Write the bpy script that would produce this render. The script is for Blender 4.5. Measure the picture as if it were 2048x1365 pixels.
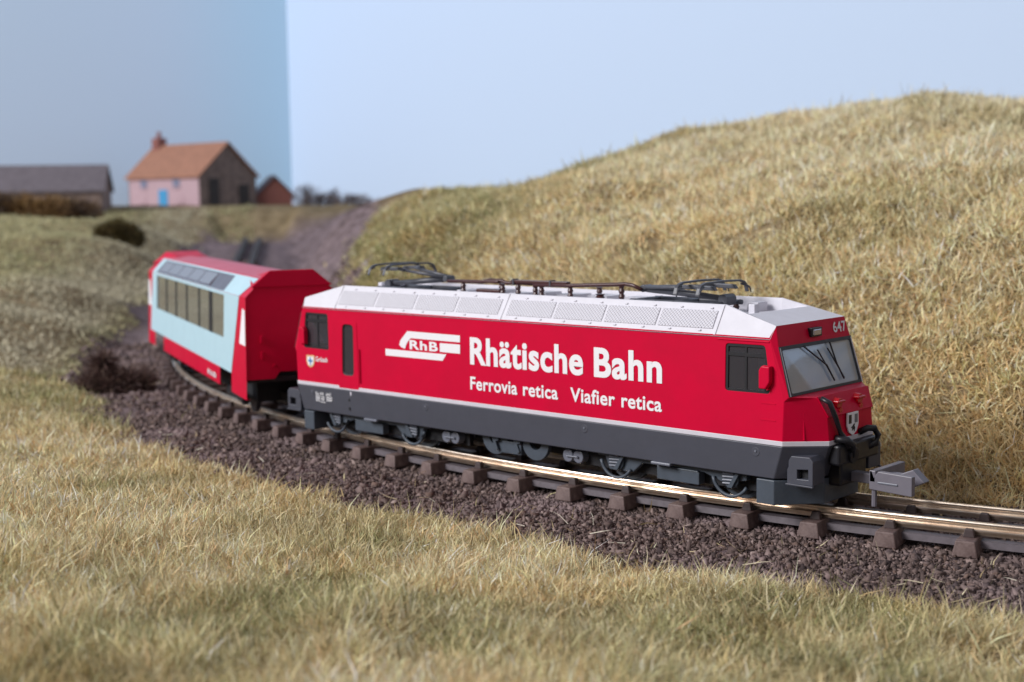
import bpy, bmesh, math, random
import numpy as np
from mathutils import Matrix, Vector
from mathutils.geometry import tessellate_polygon

rng = np.random.default_rng(7)
random.seed(7)
for o in list(bpy.data.objects):
    bpy.data.objects.remove(o)
scene = bpy.context.scene
COL = scene.collection

# ------------------------------------------------------------------ camera
# 1 unit = about 1 cm of the layout; z = 0 is the top of the rails, x runs along the locomotive
CAM = np.array([14.2316, -15.9693, 4.0998])
YAW, PITCH, ROLL = math.radians(42.981), math.radians(-5.975), math.radians(-0.845)
FPX = 2709.1 / 2048.0


def cam_axes():
    cy, sy, cp, sp = math.cos(YAW), math.sin(YAW), math.cos(PITCH), math.sin(PITCH)
    f = np.array([-sy * cp, cy * cp, sp])
    r = np.array([cy, sy, 0.0])
    u = np.cross(r, f)
    cr, sr = math.cos(ROLL), math.sin(ROLL)
    return cr * r + sr * u, -sr * r + cr * u, f


CR, CU, CF = cam_axes()
cam_d = bpy.data.cameras.new('camera')
cam_d.sensor_width = 36.0
cam_d.lens = FPX * 36.0
cam_d.clip_start = 0.05
cam_d.clip_end = 2000
cam = bpy.data.objects.new('camera', cam_d)
COL.objects.link(cam)
cam.matrix_world = Matrix(((CR[0], CU[0], -CF[0], CAM[0]), (CR[1], CU[1], -CF[1], CAM[1]),
                           (CR[2], CU[2], -CF[2], CAM[2]), (0, 0, 0, 1)))
scene.camera = cam
cam_d.dof.use_dof = True
cam_d.dof.focus_distance = 17.4
cam_d.dof.aperture_fstop = cam_d.lens * 1e-3 / 0.104
cam_d.dof.aperture_blades = 0

# ------------------------------------------------------------------ light (indoors: one soft window, a room lamp, room fill)
world = bpy.data.worlds.new('World')
scene.world = world
world.use_nodes = True
wb = world.node_tree.nodes['Background']
wb.inputs[0].default_value = (0.88, 0.88, 0.97, 1)
wb.inputs[1].default_value = 0.30


def area_light(name, loc, target, size, size_y, energy, color):
    d = bpy.data.lights.new(name, 'AREA')
    d.shape = 'RECTANGLE'
    d.size, d.size_y, d.energy, d.color = size, size_y, energy, color
    o = bpy.data.objects.new(name, d)
    COL.objects.link(o)
    o.location = loc
    o.rotation_euler = (Vector(target) - Vector(loc)).to_track_quat('-Z', 'Y').to_euler()
    return o


area_light('window_light', (-76, -142, 96), (-16, 8, 1), 84, 64, 440000, (0.98, 0.965, 0.97))
area_light('room_lamp', (62, -22, 44), (6, 2, 0), 8, 8, 2200, (1.0, 0.82, 0.62))

scene.view_settings.view_transform = 'Standard'
scene.view_settings.look = 'None'
scene.view_settings.exposure = 0.0
scene.view_settings.gamma = 1.0
scene.cycles.use_denoising = True
scene.cycles.max_bounces = 8
scene.cycles.transparent_max_bounces = 16
scene.cycles.sample_clamp_indirect = 6.0


# ------------------------------------------------------------------ materials
def lin(r, g, b):
    f = lambda c: (c / 255 / 12.92) if c / 255 <= 0.04045 else ((c / 255 + 0.055) / 1.055) ** 2.4
    return (f(r), f(g), f(b), 1.0)


def mat(name, col, rough=0.5, metal=0.0, spec=0.5, var=0.0, vscale=4.0, bump=0.0, bscale=60.0, col2=None, coat=0.0, detail=4.0):
    m = bpy.data.materials.new(name)
    m.use_nodes = True
    nt = m.node_tree
    b = nt.nodes['Principled BSDF']
    b.inputs['Base Color'].default_value = col
    b.inputs['Roughness'].default_value = rough
    b.inputs['Metallic'].default_value = metal
    b.inputs['Specular IOR Level'].default_value = spec
    b.inputs['Coat Weight'].default_value = coat
    b.inputs['Coat Roughness'].default_value = 0.15
    tc = nt.nodes.new('ShaderNodeTexCoord')
    if var > 0 or col2:
        n = nt.nodes.new('ShaderNodeTexNoise')
        n.inputs['Scale'].default_value = vscale
        n.inputs['Detail'].default_value = detail
        n.inputs['Roughness'].default_value = 0.65
        nt.links.new(tc.outputs['Object'], n.inputs['Vector'])
        mx = nt.nodes.new('ShaderNodeMix')
        mx.data_type = 'RGBA'
        c2 = col2 if col2 else tuple(max(0, c * (1 - var)) for c in col[:3]) + (1,)
        mx.inputs[6].default_value = col
        mx.inputs[7].default_value = c2
        rp = nt.nodes.new('ShaderNodeMapRange')
        rp.inputs[1].default_value = 0.35
        rp.inputs[2].default_value = 0.68
        nt.links.new(n.outputs['Fac'], rp.inputs[0])
        nt.links.new(rp.outputs[0], mx.inputs[0])
        nt.links.new(mx.outputs[2], b.inputs['Base Color'])
        rr = nt.nodes.new('ShaderNodeMapRange')
        rr.inputs[3].default_value = max(0.03, rough - 0.07)
        rr.inputs[4].default_value = min(1, rough + 0.09)
        nt.links.new(n.outputs['Fac'], rr.inputs[0])
        nt.links.new(rr.outputs[0], b.inputs['Roughness'])
    if bump > 0:
        n2 = nt.nodes.new('ShaderNodeTexNoise')
        n2.inputs['Scale'].default_value = bscale
        n2.inputs['Detail'].default_value = 3.0
        nt.links.new(tc.outputs['Object'], n2.inputs['Vector'])
        bp = nt.nodes.new('ShaderNodeBump')
        bp.inputs['Strength'].default_value = bump
        bp.inputs['Distance'].default_value = 0.01
        nt.links.new(n2.outputs['Fac'], bp.inputs['Height'])
        nt.links.new(bp.outputs[0], b.inputs['Normal'])
    return m


M = {}
M['red'] = mat('red_plastic', (0.57, 0.0005, 0.034, 1), 0.42, spec=0.14, var=0.10, vscale=1.6, bump=0.05, bscale=90)
M['white'] = mat('silver_white_paint', (0.64, 0.63, 0.69, 1), 0.5, spec=0.4, var=0.06, vscale=5, bump=0.12, bscale=120)
M['stripe'] = mat('stripe_paint', (0.60, 0.58, 0.64, 1), 0.5, var=0.08, vscale=7)
M['print'] = mat('white_print', (0.80, 0.79, 0.82, 1), 0.5, var=0.03, vscale=9)
M['skirt'] = mat('dark_grey_plastic', (0.055, 0.058, 0.078, 1), 0.48, var=0.14, vscale=3.0, bump=0.08, bscale=110)
M['bogie'] = mat('bogie_grey_plastic', (0.062, 0.078, 0.102, 1), 0.46, var=0.2, vscale=8, bump=0.1, bscale=70)
M['tank'] = mat('tank_grey', (0.15, 0.16, 0.20, 1), 0.35, var=0.1, vscale=9)
M['black'] = mat('black_plastic', (0.012, 0.012, 0.017, 1), 0.42, var=0.3, vscale=8)
M['under'] = mat('underframe_black', (0.008, 0.008, 0.011, 1), 0.7)
M['panto'] = mat('pantograph_grey', (0.075, 0.078, 0.095, 1), 0.42, var=0.2, vscale=9)
M['brown'] = mat('insulator_brown', (0.060, 0.017, 0.016, 1), 0.32, var=0.25, vscale=12)
M['brass'] = mat('horn_brass', (0.30, 0.25, 0.17, 1), 0.4, metal=0.4)
M['coupler'] = mat('coupler_grey', (0.16, 0.15, 0.18, 1), 0.42, var=0.12, vscale=7, bump=0.05, bscale=50)
M['lampred'] = mat('lamp_red', (0.50, 0.002, 0.012, 1), 0.25, var=0.1)
M['chrome'] = mat('lamp_silver', (0.55, 0.55, 0.62, 1), 0.2, metal=0.8)
M['gold'] = mat('shield_gold', (0.70, 0.42, 0.22, 1), 0.45)
M['blueprint'] = mat('shield_blue', (0.04, 0.17, 0.42, 1), 0.45)
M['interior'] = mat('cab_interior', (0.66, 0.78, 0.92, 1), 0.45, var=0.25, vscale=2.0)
M['interior_dark'] = mat('cab_dark', (0.035, 0.030, 0.038, 1), 0.6, var=0.3, vscale=4)
M['redinside'] = mat('cab_red_dark', (0.06, 0.008, 0.012, 1), 0.5, var=0.3, vscale=3)
M['cblue'] = mat('coach_blue', (0.44, 0.63, 0.71, 1), 0.45, var=0.05, vscale=2)
M['cgrey'] = mat('coach_grey', (0.11, 0.115, 0.15, 1), 0.4, var=0.15, vscale=2)
M['csheen'] = mat('coach_roof_sheen', (0.58, 0.12, 0.18, 1), 0.5, var=0.12, vscale=1.5)  # red roof with its blurred pale reflection mixed into the base colour
M['rail'] = mat('rail_steel', (0.93, 0.82, 0.70, 1), 0.30, metal=1.0, col2=(0.66, 0.52, 0.41, 1), vscale=3, detail=6)
M['railfar'] = mat('rail_rust', (0.050, 0.032, 0.028, 1), 0.6, var=0.3, vscale=6)
M['sleeper'] = mat('sleeper_brown', (0.085, 0.050, 0.046, 1), 0.62, col2=(0.18, 0.125, 0.115, 1), vscale=7, bump=0.5, bscale=26)
M['chair'] = mat('chair_brown', (0.050, 0.030, 0.030, 1), 0.5, var=0.3, vscale=14)
M['web'] = mat('sleeper_web', (0.12, 0.10, 0.115, 1), 0.6, var=0.3, vscale=10)
M['plaster'] = mat('pink_plaster', (0.52, 0.36, 0.40, 1), 0.8, var=0.1, vscale=2)
M['tile'] = mat('orange_tile', (0.40, 0.19, 0.12, 1), 0.75, var=0.3, vscale=2.2, bump=0.4, bscale=10)
M['stone'] = mat('grey_stone', (0.26, 0.19, 0.165, 1), 0.85, var=0.5, vscale=2.0)
M['doorblue'] = mat('door_blue', (0.06, 0.32, 0.60, 1), 0.5)
M['winblue'] = mat('window_grey', (0.20, 0.21, 0.30, 1), 0.3)
M['darkwood'] = mat('dark_timber', (0.045, 0.036, 0.034, 1), 0.7, var=0.4, vscale=4)
M['slate'] = mat('grey_roof', (0.16, 0.135, 0.15, 1), 0.75, var=0.3, vscale=2)
M['brick'] = mat('red_brick', (0.30, 0.115, 0.095, 1), 0.8, var=0.3, vscale=5)
M['bark'] = mat('bark', (0.06, 0.045, 0.04, 1), 0.8, var=0.4, vscale=6)


def glass_mat(name, tint, gloss=0.10, rough=0.05, dens=0.25):
    m = bpy.data.materials.new(name)
    m.use_nodes = True
    nt = m.node_tree
    for n in list(nt.nodes):
        nt.nodes.remove(n)
    out = nt.nodes.new('ShaderNodeOutputMaterial')
    tr = nt.nodes.new('ShaderNodeBsdfTransparent')
    tr.inputs[0].default_value = tint
    df = nt.nodes.new('ShaderNodeBsdfDiffuse')
    df.inputs[0].default_value = tint
    gl = nt.nodes.new('ShaderNodeBsdfGlossy')
    gl.inputs['Roughness'].default_value = rough
    lf = nt.nodes.new('ShaderNodeLayerWeight')
    lf.inputs[0].default_value = 0.5
    lw = nt.nodes.new('ShaderNodeMath')
    lw.operation = 'POWER'
    lw.inputs[1].default_value = 4.0
    nt.links.new(lf.outputs['Facing'], lw.inputs[0])
    ad = nt.nodes.new('ShaderNodeMath')
    ad.operation = 'ADD'
    ad.inputs[1].default_value = gloss
    nt.links.new(lw.outputs[0], ad.inputs[0])
    m1 = nt.nodes.new('ShaderNodeMixShader')
    m1.inputs[0].default_value = dens
    nt.links.new(tr.outputs[0], m1.inputs[1])
    nt.links.new(df.outputs[0], m1.inputs[2])
    m2 = nt.nodes.new('ShaderNodeMixShader')
    nt.links.new(ad.outputs[0], m2.inputs[0])
    nt.links.new(m1.outputs[0], m2.inputs[1])
    nt.links.new(gl.outputs[0], m2.inputs[2])
    nt.links.new(m2.outputs[0], out.inputs[0])
    return m


M['glass'] = glass_mat('clear_window_plastic', (0.78, 0.90, 1.0, 1), 0.18, 0.04, 0.40)
M['smoke'] = glass_mat('smoked_window_plastic', (0.16, 0.15, 0.17, 1), 0.02, 0.08, 0.25)
M['cglass'] = glass_mat('tinted_coach_glass', (0.56, 0.55, 0.45, 1), 0.05, 0.06, 0.42)
M['cglasstop'] = glass_mat('pale_roof_glass', (0.45, 0.45, 0.52, 1), 0.10, 0.12, 0.5)


def grille_mat():
    m = mat('grille_white', (0.62, 0.61, 0.67, 1), 0.5, var=0.05, vscale=5)
    nt = m.node_tree
    b = nt.nodes['Principled BSDF']
    tc = nt.nodes.new('ShaderNodeTexCoord')
    hs = []
    for ang in (38, -52):
        mp = nt.nodes.new('ShaderNodeMapping')
        mp.inputs['Rotation'].default_value = (0, 0, math.radians(ang))
        nt.links.new(tc.outputs['Object'], mp.inputs[0])
        w = nt.nodes.new('ShaderNodeTexWave')
        w.inputs['Scale'].default_value = 8.5
        nt.links.new(mp.outputs[0], w.inputs[0])
        hs.append(w)
    mu = nt.nodes.new('ShaderNodeMath')
    mu.operation = 'MULTIPLY'
    nt.links.new(hs[0].outputs['Fac'], mu.inputs[0])
    nt.links.new(hs[1].outputs['Fac'], mu.inputs[1])
    bp = nt.nodes.new('ShaderNodeBump')
    bp.inputs['Strength'].default_value = 0.9
    bp.inputs['Distance'].default_value = 0.016
    nt.links.new(mu.outputs[0], bp.inputs['Height'])
    nt.links.new(bp.outputs[0], b.inputs['Normal'])
    return m


M['grille'] = grille_mat()


def attr_mat(name, rough=0.85, translucent=0.0):
    m = bpy.data.materials.new(name)
    m.use_nodes = True
    nt = m.node_tree
    b = nt.nodes['Principled BSDF']
    b.inputs['Roughness'].default_value = rough
    b.inputs['Specular IOR Level'].default_value = 0.2
    a = nt.nodes.new('ShaderNodeAttribute')
    a.attribute_name = 'tint'
    nt.links.new(a.outputs['Color'], b.inputs['Base Color'])
    if translucent > 0:
        t = nt.nodes.new('ShaderNodeBsdfTranslucent')
        nt.links.new(a.outputs['Color'], t.inputs[0])
        mx = nt.nodes.new('ShaderNodeMixShader')
        mx.inputs[0].default_value = translucent
        nt.links.new(b.outputs[0], mx.inputs[1])
        nt.links.new(t.outputs[0], mx.inputs[2])
        nt.links.new(mx.outputs[0], nt.nodes['Material Output'].inputs[0])
    return m


M['blade'] = attr_mat('static_grass', 0.75, 0.22)
M['stonelet'] = attr_mat('ballast_stone', 0.9)


# ------------------------------------------------------------------ mesh helpers
def tag(o, label=None, cat=None, group=None, kind=None):
    if label:
        o['label'] = label
    if cat:
        o['category'] = cat
    if group:
        o['group'] = group
    if kind:
        o['kind'] = kind
    return o


def empty(name, loc=(0, 0, 0), rz=0.0, parent=None):
    o = bpy.data.objects.new(name, None)
    o.empty_display_size = 0.3
    COL.objects.link(o)
    o.location = loc
    o.rotation_euler = (0, 0, rz)
    o.parent = parent
    return o


class MB:
    def __init__(s):
        s.v, s.f = [], []

    def poly(s, pts):
        n = len(s.v)
        s.v += [tuple(p) for p in pts]
        s.f.append(tuple(range(n, n + len(pts))))
        return s

    def raw(s, pts, faces):
        n = len(s.v)
        s.v += [tuple(p) for p in pts]
        s.f += [tuple(n + i for i in f) for f in faces]
        return s

    def box(s, x0, x1, y0, y1, z0, z1):
        return s.raw([(x0, y0, z0), (x1, y0, z0), (x1, y1, z0), (x0, y1, z0), (x0, y0, z1), (x1, y0, z1), (x1, y1, z1), (x0, y1, z1)],
                     [(0, 3, 2, 1), (4, 5, 6, 7), (0, 1, 5, 4), (1, 2, 6, 5), (2, 3, 7, 6), (3, 0, 4, 7)])

    def hexa(s, a, b):  # loft between two quads/polygons, capped
        n = len(a)
        fs = [tuple(range(n))[::-1], tuple(range(n, 2 * n))]
        fs += [(i, (i + 1) % n, n + (i + 1) % n, n + i) for i in range(n)]
        return s.raw(list(a) + list(b), fs)

    def prism_y(s, prof, y0, y1):  # profile in (x, z)
        return s.hexa([(x, y0, z) for x, z in prof], [(x, y1, z) for x, z in prof])

    def prism_x(s, prof, x0, x1):  # profile in (y, z)
        return s.hexa([(x0, y, z) for y, z in prof], [(x1, y, z) for y, z in prof])

    def prism_z(s, prof, z0, z1):
        return s.hexa([(x, y, z0) for x, y in prof], [(x, y, z1) for x, y in prof])

    def tube(s, path, r, n=8, cap=True):
        path = [Vector(p) for p in path]
        rs = r if isinstance(r, (list, tuple)) else [r] * len(path)
        base = len(s.v)
        for i, p in enumerate(path):
            d = (path[min(i + 1, len(path) - 1)] - path[max(i - 1, 0)]).normalized()
            a = Vector((0, 0, 1)) if abs(d.z) < 0.9 else Vector((1, 0, 0))
            u = d.cross(a).normalized()
            w = d.cross(u)
            for k in range(n):
                t = 2 * math.pi * k / n
                s.v.append(tuple(p + rs[i] * (math.cos(t) * u + math.sin(t) * w)))
        for i in range(len(path) - 1):
            for k in range(n):
                a0, a1 = base + i * n + k, base + i * n + (k + 1) % n
                s.f.append((a0, a1, a1 + n, a0 + n))
        if cap:
            s.f.append(tuple(base + k for k in range(n)))
            s.f.append(tuple(base + (len(path) - 1) * n + k for k in range(n))[::-1])
        return s

    def disc_y(s, cx, cz, r, y0, y1, n=24):
        return s.prism_y([(cx + r * math.cos(2 * math.pi * k / n), cz + r * math.sin(2 * math.pi * k / n)) for k in range(n)], y0, y1)

    def mesh(s, name, m=None, bevel=0.0, smooth=False, seg=2):
        me = bpy.data.meshes.new(name)
        bm = bmesh.new()
        vs = [bm.verts.new(p) for p in s.v]
        for f in s.f:
            try:
                bm.faces.new([vs[i] for i in f])
            except ValueError:
                pass
        bmesh.ops.remove_doubles(bm, verts=bm.verts, dist=1e-5)
        bmesh.ops.recalc_face_normals(bm, faces=bm.faces)
        if bevel > 0:
            es = [e for e in bm.edges if len(e.link_faces) == 2 and e.calc_face_angle(0) > 0.35]
            try:
                bmesh.ops.bevel(bm, geom=es, offset=bevel, segments=seg, affect='EDGES', profile=0.5, clamp_overlap=True)
            except Exception:
                pass
        bm.to_mesh(me)
        bm.free()
        if smooth:
            me.polygons.foreach_set('use_smooth', [True] * len(me.polygons))
        if m:
            me.materials.append(m)
        return me

    def build(s, name, m, parent=None, bevel=0.0, smooth=False, seg=2):
        o = bpy.data.objects.new(name, s.mesh(name, m, bevel, smooth, seg))
        COL.objects.link(o)
        o.parent = parent
        return o


def link(name, me, parent=None, mw=None):
    o = bpy.data.objects.new(name, me)
    COL.objects.link(o)
    o.parent = parent
    if mw is not None:
        o.matrix_local = mw
    return o


def rounded(poly, r, n=4):
    out = []
    k = len(poly)
    for i in range(k):
        p, a, b = Vector(poly[i]), Vector(poly[i - 1]), Vector(poly[(i + 1) % k])
        da, db = (a - p), (b - p)
        rr = min(r, da.length * 0.45, db.length * 0.45)
        p0, p1 = p + da.normalized() * rr, p + db.normalized() * rr
        for j in range(n + 1):
            t = j / n
            out.append(tuple((1 - t) ** 2 * p0 + 2 * t * (1 - t) * p + t * t * p1))
    return out


def holed(mb, outer, holes, fn, depth_fn=None):
    """a flat face with holes; fn maps 2D to 3D; depth_fn maps the hole rims inwards"""
    loops = [[Vector((a, b, 0)) for a, b in outer]] + [[Vector((a, b, 0)) for a, b in h] for h in holes]
    flat = [p for l in loops for p in l]
    tris = tessellate_polygon(loops)
    mb.raw([fn(p.x, p.y) for p in flat], [tuple(t) for t in tris])
    if depth_fn:
        for h in holes:
            n = len(h)
            mb.raw([fn(*p) for p in h] + [depth_fn(*p) for p in h], [(i, (i + 1) % n, n + (i + 1) % n, n + i) for i in range(n)])


def inset_poly(poly, d):
    c = Vector((sum(p[0] for p in poly) / len(poly), sum(p[1] for p in poly) / len(poly)))
    out = []
    k = len(poly)
    for i in range(k):
        p, a, b = Vector(poly[i]), Vector(poly[i - 1]), Vector(poly[(i + 1) % k])
        e1, e2 = (p - a).normalized(), (b - p).normalized()
        n1, n2 = Vector((-e1.y, e1.x)), Vector((-e2.y, e2.x))
        n = (n1 + n2)
        if n.length < 1e-6:
            n = n1
        n.normalize()
        if n.dot(c - p) < 0:
            n = -n
        out.append(tuple(p + n * d / max(0.5, abs(n.dot(n1)))))
    return out


def text_mesh(body, x0, x1, cap, offset, spacing=1.0, depth=0.004, m=None, name='lettering', bold=0.0):
    """flat lettering in the local x-y plane, stretched so that it runs from x0 to x1, capital height cap, base line at 0"""
    c = bpy.data.curves.new('tmp', 'FONT')
    c.body = body
    c.offset = offset
    c.space_character = spacing
    c.extrude = 0.0
    o = bpy.data.objects.new('tmp', c)
    COL.objects.link(o)
    dg = bpy.context.evaluated_depsgraph_get()
    me = bpy.data.meshes.new_from_object(o.evaluated_get(dg))
    bpy.data.objects.remove(o)
    bpy.data.curves.remove(c)
    me.name = name
    me.materials.clear()
    n = len(me.vertices)
    co = np.empty(n * 3, np.float32)
    me.vertices.foreach_get('co', co)
    co = co.reshape(-1, 3)
    w0, w1 = co[:, 0].min(), co[:, 0].max()
    s = (x1 - x0) / (w1 - w0)
    co[:, 0] = x0 + (co[:, 0] - w0) * s
    co[:, 1] = (co[:, 1] + offset) * cap / (0.70 + 2 * offset)
    co[:, 2] = depth
    me.vertices.foreach_set('co', co.ravel())
    if bold > 0:
        fs = [tuple(p.vertices) for p in me.polygons]
        vs, ff = [], []
        for k_, dx in enumerate((-bold, 0.0, bold)):
            for dy in (-0.6 * bold, 0.6 * bold):
                o_ = len(vs)
                vs += [(a_ + dx, b_ + dy, depth + 0.0004 * len(ff) / max(1, len(fs))) for a_, b_, _ in co.tolist()]
                ff += [tuple(i_ + o_ for i_ in f_) for f_ in fs]
        me = bpy.data.meshes.new(name)
        me.from_pydata(vs, [], ff)
    if m:
        me.materials.append(m)
    return me


# ------------------------------------------------------------------ noise (numpy value noise)
_perm = rng.random((256, 256))


def vnoise(x, y):
    xi, yi = np.floor(x).astype(int), np.floor(y).astype(int)
    fx, fy = x - xi, y - yi
    fx, fy = fx * fx * (3 - 2 * fx), fy * fy * (3 - 2 * fy)
    g = lambda a, b: _perm[a % 256, b % 256]
    return (g(xi, yi) * (1 - fx) + g(xi + 1, yi) * fx) * (1 - fy) + (g(xi, yi + 1) * (1 - fx) + g(xi + 1, yi + 1) * fx) * fy


def fbm(x, y, o=4):
    t, a, s = 0, 0.5, 0
    for i in range(o):
        t = t + a * vnoise(x + 17.3 * i, y - 9.1 * i)
        s += a
        x, y, a = x * 2.03, y * 2.03, a * 0.5
    return t / s


def sstep(x, a, b):
    t = np.clip((x - a) / (b - a), 0, 1)
    return t * t * (3 - 2 * t)


# ------------------------------------------------------------------ the line of the track: a curve, then straight into the cutting
TCX, TCY, TR = 0.2, 31.83, 32.0
TA = math.radians(38.0)
T0 = np.array([TCX - TR * math.sin(TA), TCY - TR * math.cos(TA)])
TD = np.array([-math.cos(TA), math.sin(TA)])
TN = np.array([math.sin(TA), math.cos(TA)])


def rise(s):
    return 2.3 * sstep(s, 4, 88)


def track_coords(x, y):
    """lateral offset (inside of the curve positive), distance along the far straight"""
    rx, ry = x - T0[0], y - T0[1]
    s = rx * TD[0] + ry * TD[1]
    l_line = rx * TN[0] + ry * TN[1]
    l_arc = TR - np.hypot(x - TCX, y - TCY)
    far = (s > 0) & (x < 0)
    return np.where(far, l_line, l_arc), np.where(far, s, 0.0)


def track_point(q, off=0.0, z=0.0):
    """q: length along the track measured from the apex, positive towards the rear"""
    qa = TA * TR
    if q <= qa:
        a = q / TR
        return Vector((TCX - (TR - off) * math.sin(a), TCY - (TR - off) * math.cos(a), z)), math.atan2(-math.sin(a), math.cos(a))
    s = q - qa
    p = T0 + TD * s + TN * off
    return Vector((p[0], p[1], z + float(rise(np.array(s))))), math.atan2(-TD[1], -TD[0])


# ------------------------------------------------------------------ ground
BED = -0.405
ctrl = []
for q in np.arange(-14, 80, 4.0):
    for off in (-2.9, 2.6):
        p, _ = track_point(q, off)
        ctrl.append((p.x, p.y, p.z + BED))
ctrl += [(-8, -6, -.15), (-3, -6.2, -.1), (2, -6.6, -.05), (6, -5.8, -.1), (10, -4, -.25), (4, -11, .4), (7, -8.4, .2), (10.3, -6, -.05), (0, -12, .5),
         (-6, -10, .45), (14, -3, -.1), (16, -10, .3), (20, 2, .0), (-12, -7, .0), (-16, -4, .1), (-13.5, -2.9, -.2), (-18.5, -0.6, .15), (-24, -4, .5), (-10, -20, .8), (8, -20, .6), (20, -20, .5)]
# left bank and field up to the houses
ctrl += [(-25.3, 5.6, .55), (-30, 2.5, .9), (-39.5, 10.4, 1.35), (-33, 10.8, .9), (-49.5, 23.2, 2.3), (-45, 13, 1.7), (-50, 9, 2.0), (-61, 31.2, 2.9), (-66, 24, 3.4),
         (-60, 12, 2.7), (-78, 28, 3.7), (-82, 40, 4.0), (-77, 46.7, 3.95), (-84, 46, 4.0), (-73, 53, 3.8), (-90, 45, 4.0), (-95, 25, 4), (-90, 66, 3.9), (-66, 46, 3.2), (-70, 57, 3.6), (-60, 0, 2.5), (-100, 0, 4), (-40, -8, 1.2)]
# hill inside the curve
ctrl += [(8, 6.2, 1.3), (6.5, 9.5, 3.1), (4, 14, 5.3), (12, 8, 2.2), (14, 14, 5.0), (12, 20, 6.6), (18, 6, 1.0), (24, 14, 4.4),
         (3, 6.3, 1.9), (1.0, 10, 3.7), (-1, 14.5, 5.5), (-.2, 19.2, 7.6), (-2.8, 20.2, 7.75), (-5.1, 21.3, 7.4), (-9, 22.6, 6.75), (-12.2, 24.1, 6.6), (-15.4, 24.3, 6.4),
         (-18.2, 24.7, 6.05), (-21, 25, 5.5), (-24.2, 26.2, 5.15), (-27.6, 27, 5.1), (-31.7, 28.6, 4.7), (-37.5, 31.2, 4.2), (-46.8, 35.8, 4.1), (-56, 43, 3.6),
         (-3, 6.0, 2.0), (-5, 10.5, 4.0), (-7, 15.5, 5.6), (-9, 7.4, 2.2), (-12, 12, 4.1), (-13, 17, 5.5), (-15, 10.2, 2.3), (-18, 15, 3.9), (-21, 14, 2.6), (-25, 19, 3.9), (-29, 21, 3.3), (-36, 26, 3.6),
         (0, 30, 7.4), (-12, 32, 7.0), (-25, 36, 5.2), (10, 30, 7.2), (-40, 45, 4.2), (-60, 56, 3.6), (0, 55, 6), (25, 40, 6), (-30, 60, 4.5), (28, 25, 6)]
ctrl = np.array(ctrl)
_m = (ctrl[:, 2] > 3.0) & (ctrl[:, 0] > -30) & (ctrl[:, 1] > 6)
ctrl[_m, 2] = 3.0 + (ctrl[_m, 2] - 3.0) * 0.76


def tps_phi(r2):
    return np.where(r2 > 1e-9, 0.5 * r2 * np.log(np.maximum(r2, 1e-9)), 0.0)


_n = len(ctrl)
_K = tps_phi(((ctrl[:, None, :2] - ctrl[None, :, :2]) ** 2).sum(2)) + np.eye(_n) * 1.2
_P = np.c_[np.ones(_n), ctrl[:, :2]]
_A = np.block([[_K, _P], [_P.T, np.zeros((3, 3))]])
_w = np.linalg.solve(_A, np.r_[ctrl[:, 2], np.zeros(3)])


def tps(x, y):
    out = np.empty(len(x))
    for i in range(0, len(x), 20000):
        xx, yy = x[i:i + 20000], y[i:i + 20000]
        r2 = (xx[:, None] - ctrl[None, :, 0]) ** 2 + (yy[:, None] - ctrl[None, :, 1]) ** 2
        out[i:i + 20000] = tps_phi(r2) @ _w[:_n] + _w[_n] + _w[_n + 1] * xx + _w[_n + 2] * yy
    return out


GX0, GX1, GY0, GY1, GS = -96.0, 34.0, -24.0, 70.0, 0.4
NX, NY = int((GX1 - GX0) / GS) + 1, int((GY1 - GY0) / GS) + 1
gx, gy = np.meshgrid(np.linspace(GX0, GX1, NX), np.linspace(GY0, GY1, NY))
fx, fy = gx.ravel(), gy.ravel()


def edge_near(x, y):  # where the ballast gives way to grass, outside of the curve
    return 3.1 + 1.3 * (fbm(x * 0.45 + 3, y * 0.45, 3) - 0.5) + 0.5 * (vnoise(x * 2.1, y * 2.1) - 0.5)


def edge_far(x, y):
    return 2.2 + 0.5 * (fbm(x * 0.6 + 40, y * 0.6, 3) - 0.5) + 0.5 * (vnoise(x * 2.3 + 9, y * 2.3) - 0.5)


lat, sfar = track_coords(fx, fy)
tz = tps(fx, fy)
rough_amp = sstep(np.abs(lat), 2.6, 6.0) * np.where(lat < 0, np.where(fx < -17, 0.15, 0.35), 1.0)
tz = tz + rough_amp * (1.1 * (fbm(fx * 0.16, fy * 0.16, 3) - 0.5) + 0.42 * (fbm(fx * 0.55 + 5, fy * 0.55, 3) - 0.5)) + sstep(np.abs(lat), 3.0, 4.5) * np.where((lat < 0) & (fx < -17), 0.05, 0.22) * (fbm(fx * 1.1 + 8, fy * 1.1, 2) - 0.5)
# knolls and dips of the crest
for bx0, by0, bh, bs0 in ((-5.6, 22, .22, 3.0), (-2.5, 21, -.05, 2.0), (-11, 25.5, .55, 3.6), (-13.5, 21.5, .25, 2.2), (-17, 20.3, -.44, 3.0), (-19.5, 19.6, -.45, 3.0), (-24, 22, -.25, 4.0), (-44, 38, -1.2, 7.0), (0.5, 21, -.5, 2.6), (-57, 20, -.75, 8.0), (-14.5, 10.2, .55, 1.7), (-17.5, 12.5, .4, 1.5)):
    tz = tz + bh * np.exp(-((fx - bx0) ** 2 + (fy - by0) ** 2) / (2 * bs0 * bs0))
bedz = rise(sfar) + BED
wide = 0.0
mixw = np.maximum(sstep(np.abs(lat), 1.7, 3.3), sstep(sfar, 58, 66))
gz = bedz * (1 - mixw) + np.maximum(tz, bedz - 0.25) * mixw
gz += 0.03 * (fbm(fx * 1.6, fy * 1.6, 2) - 0.5) + 0.12 * sstep(np.abs(lat), 1.2, 1.9) * (fbm(fx * 1.2 + 70, fy * 1.2, 2) - 0.5)
GZ = gz.reshape(NY, NX)


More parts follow.
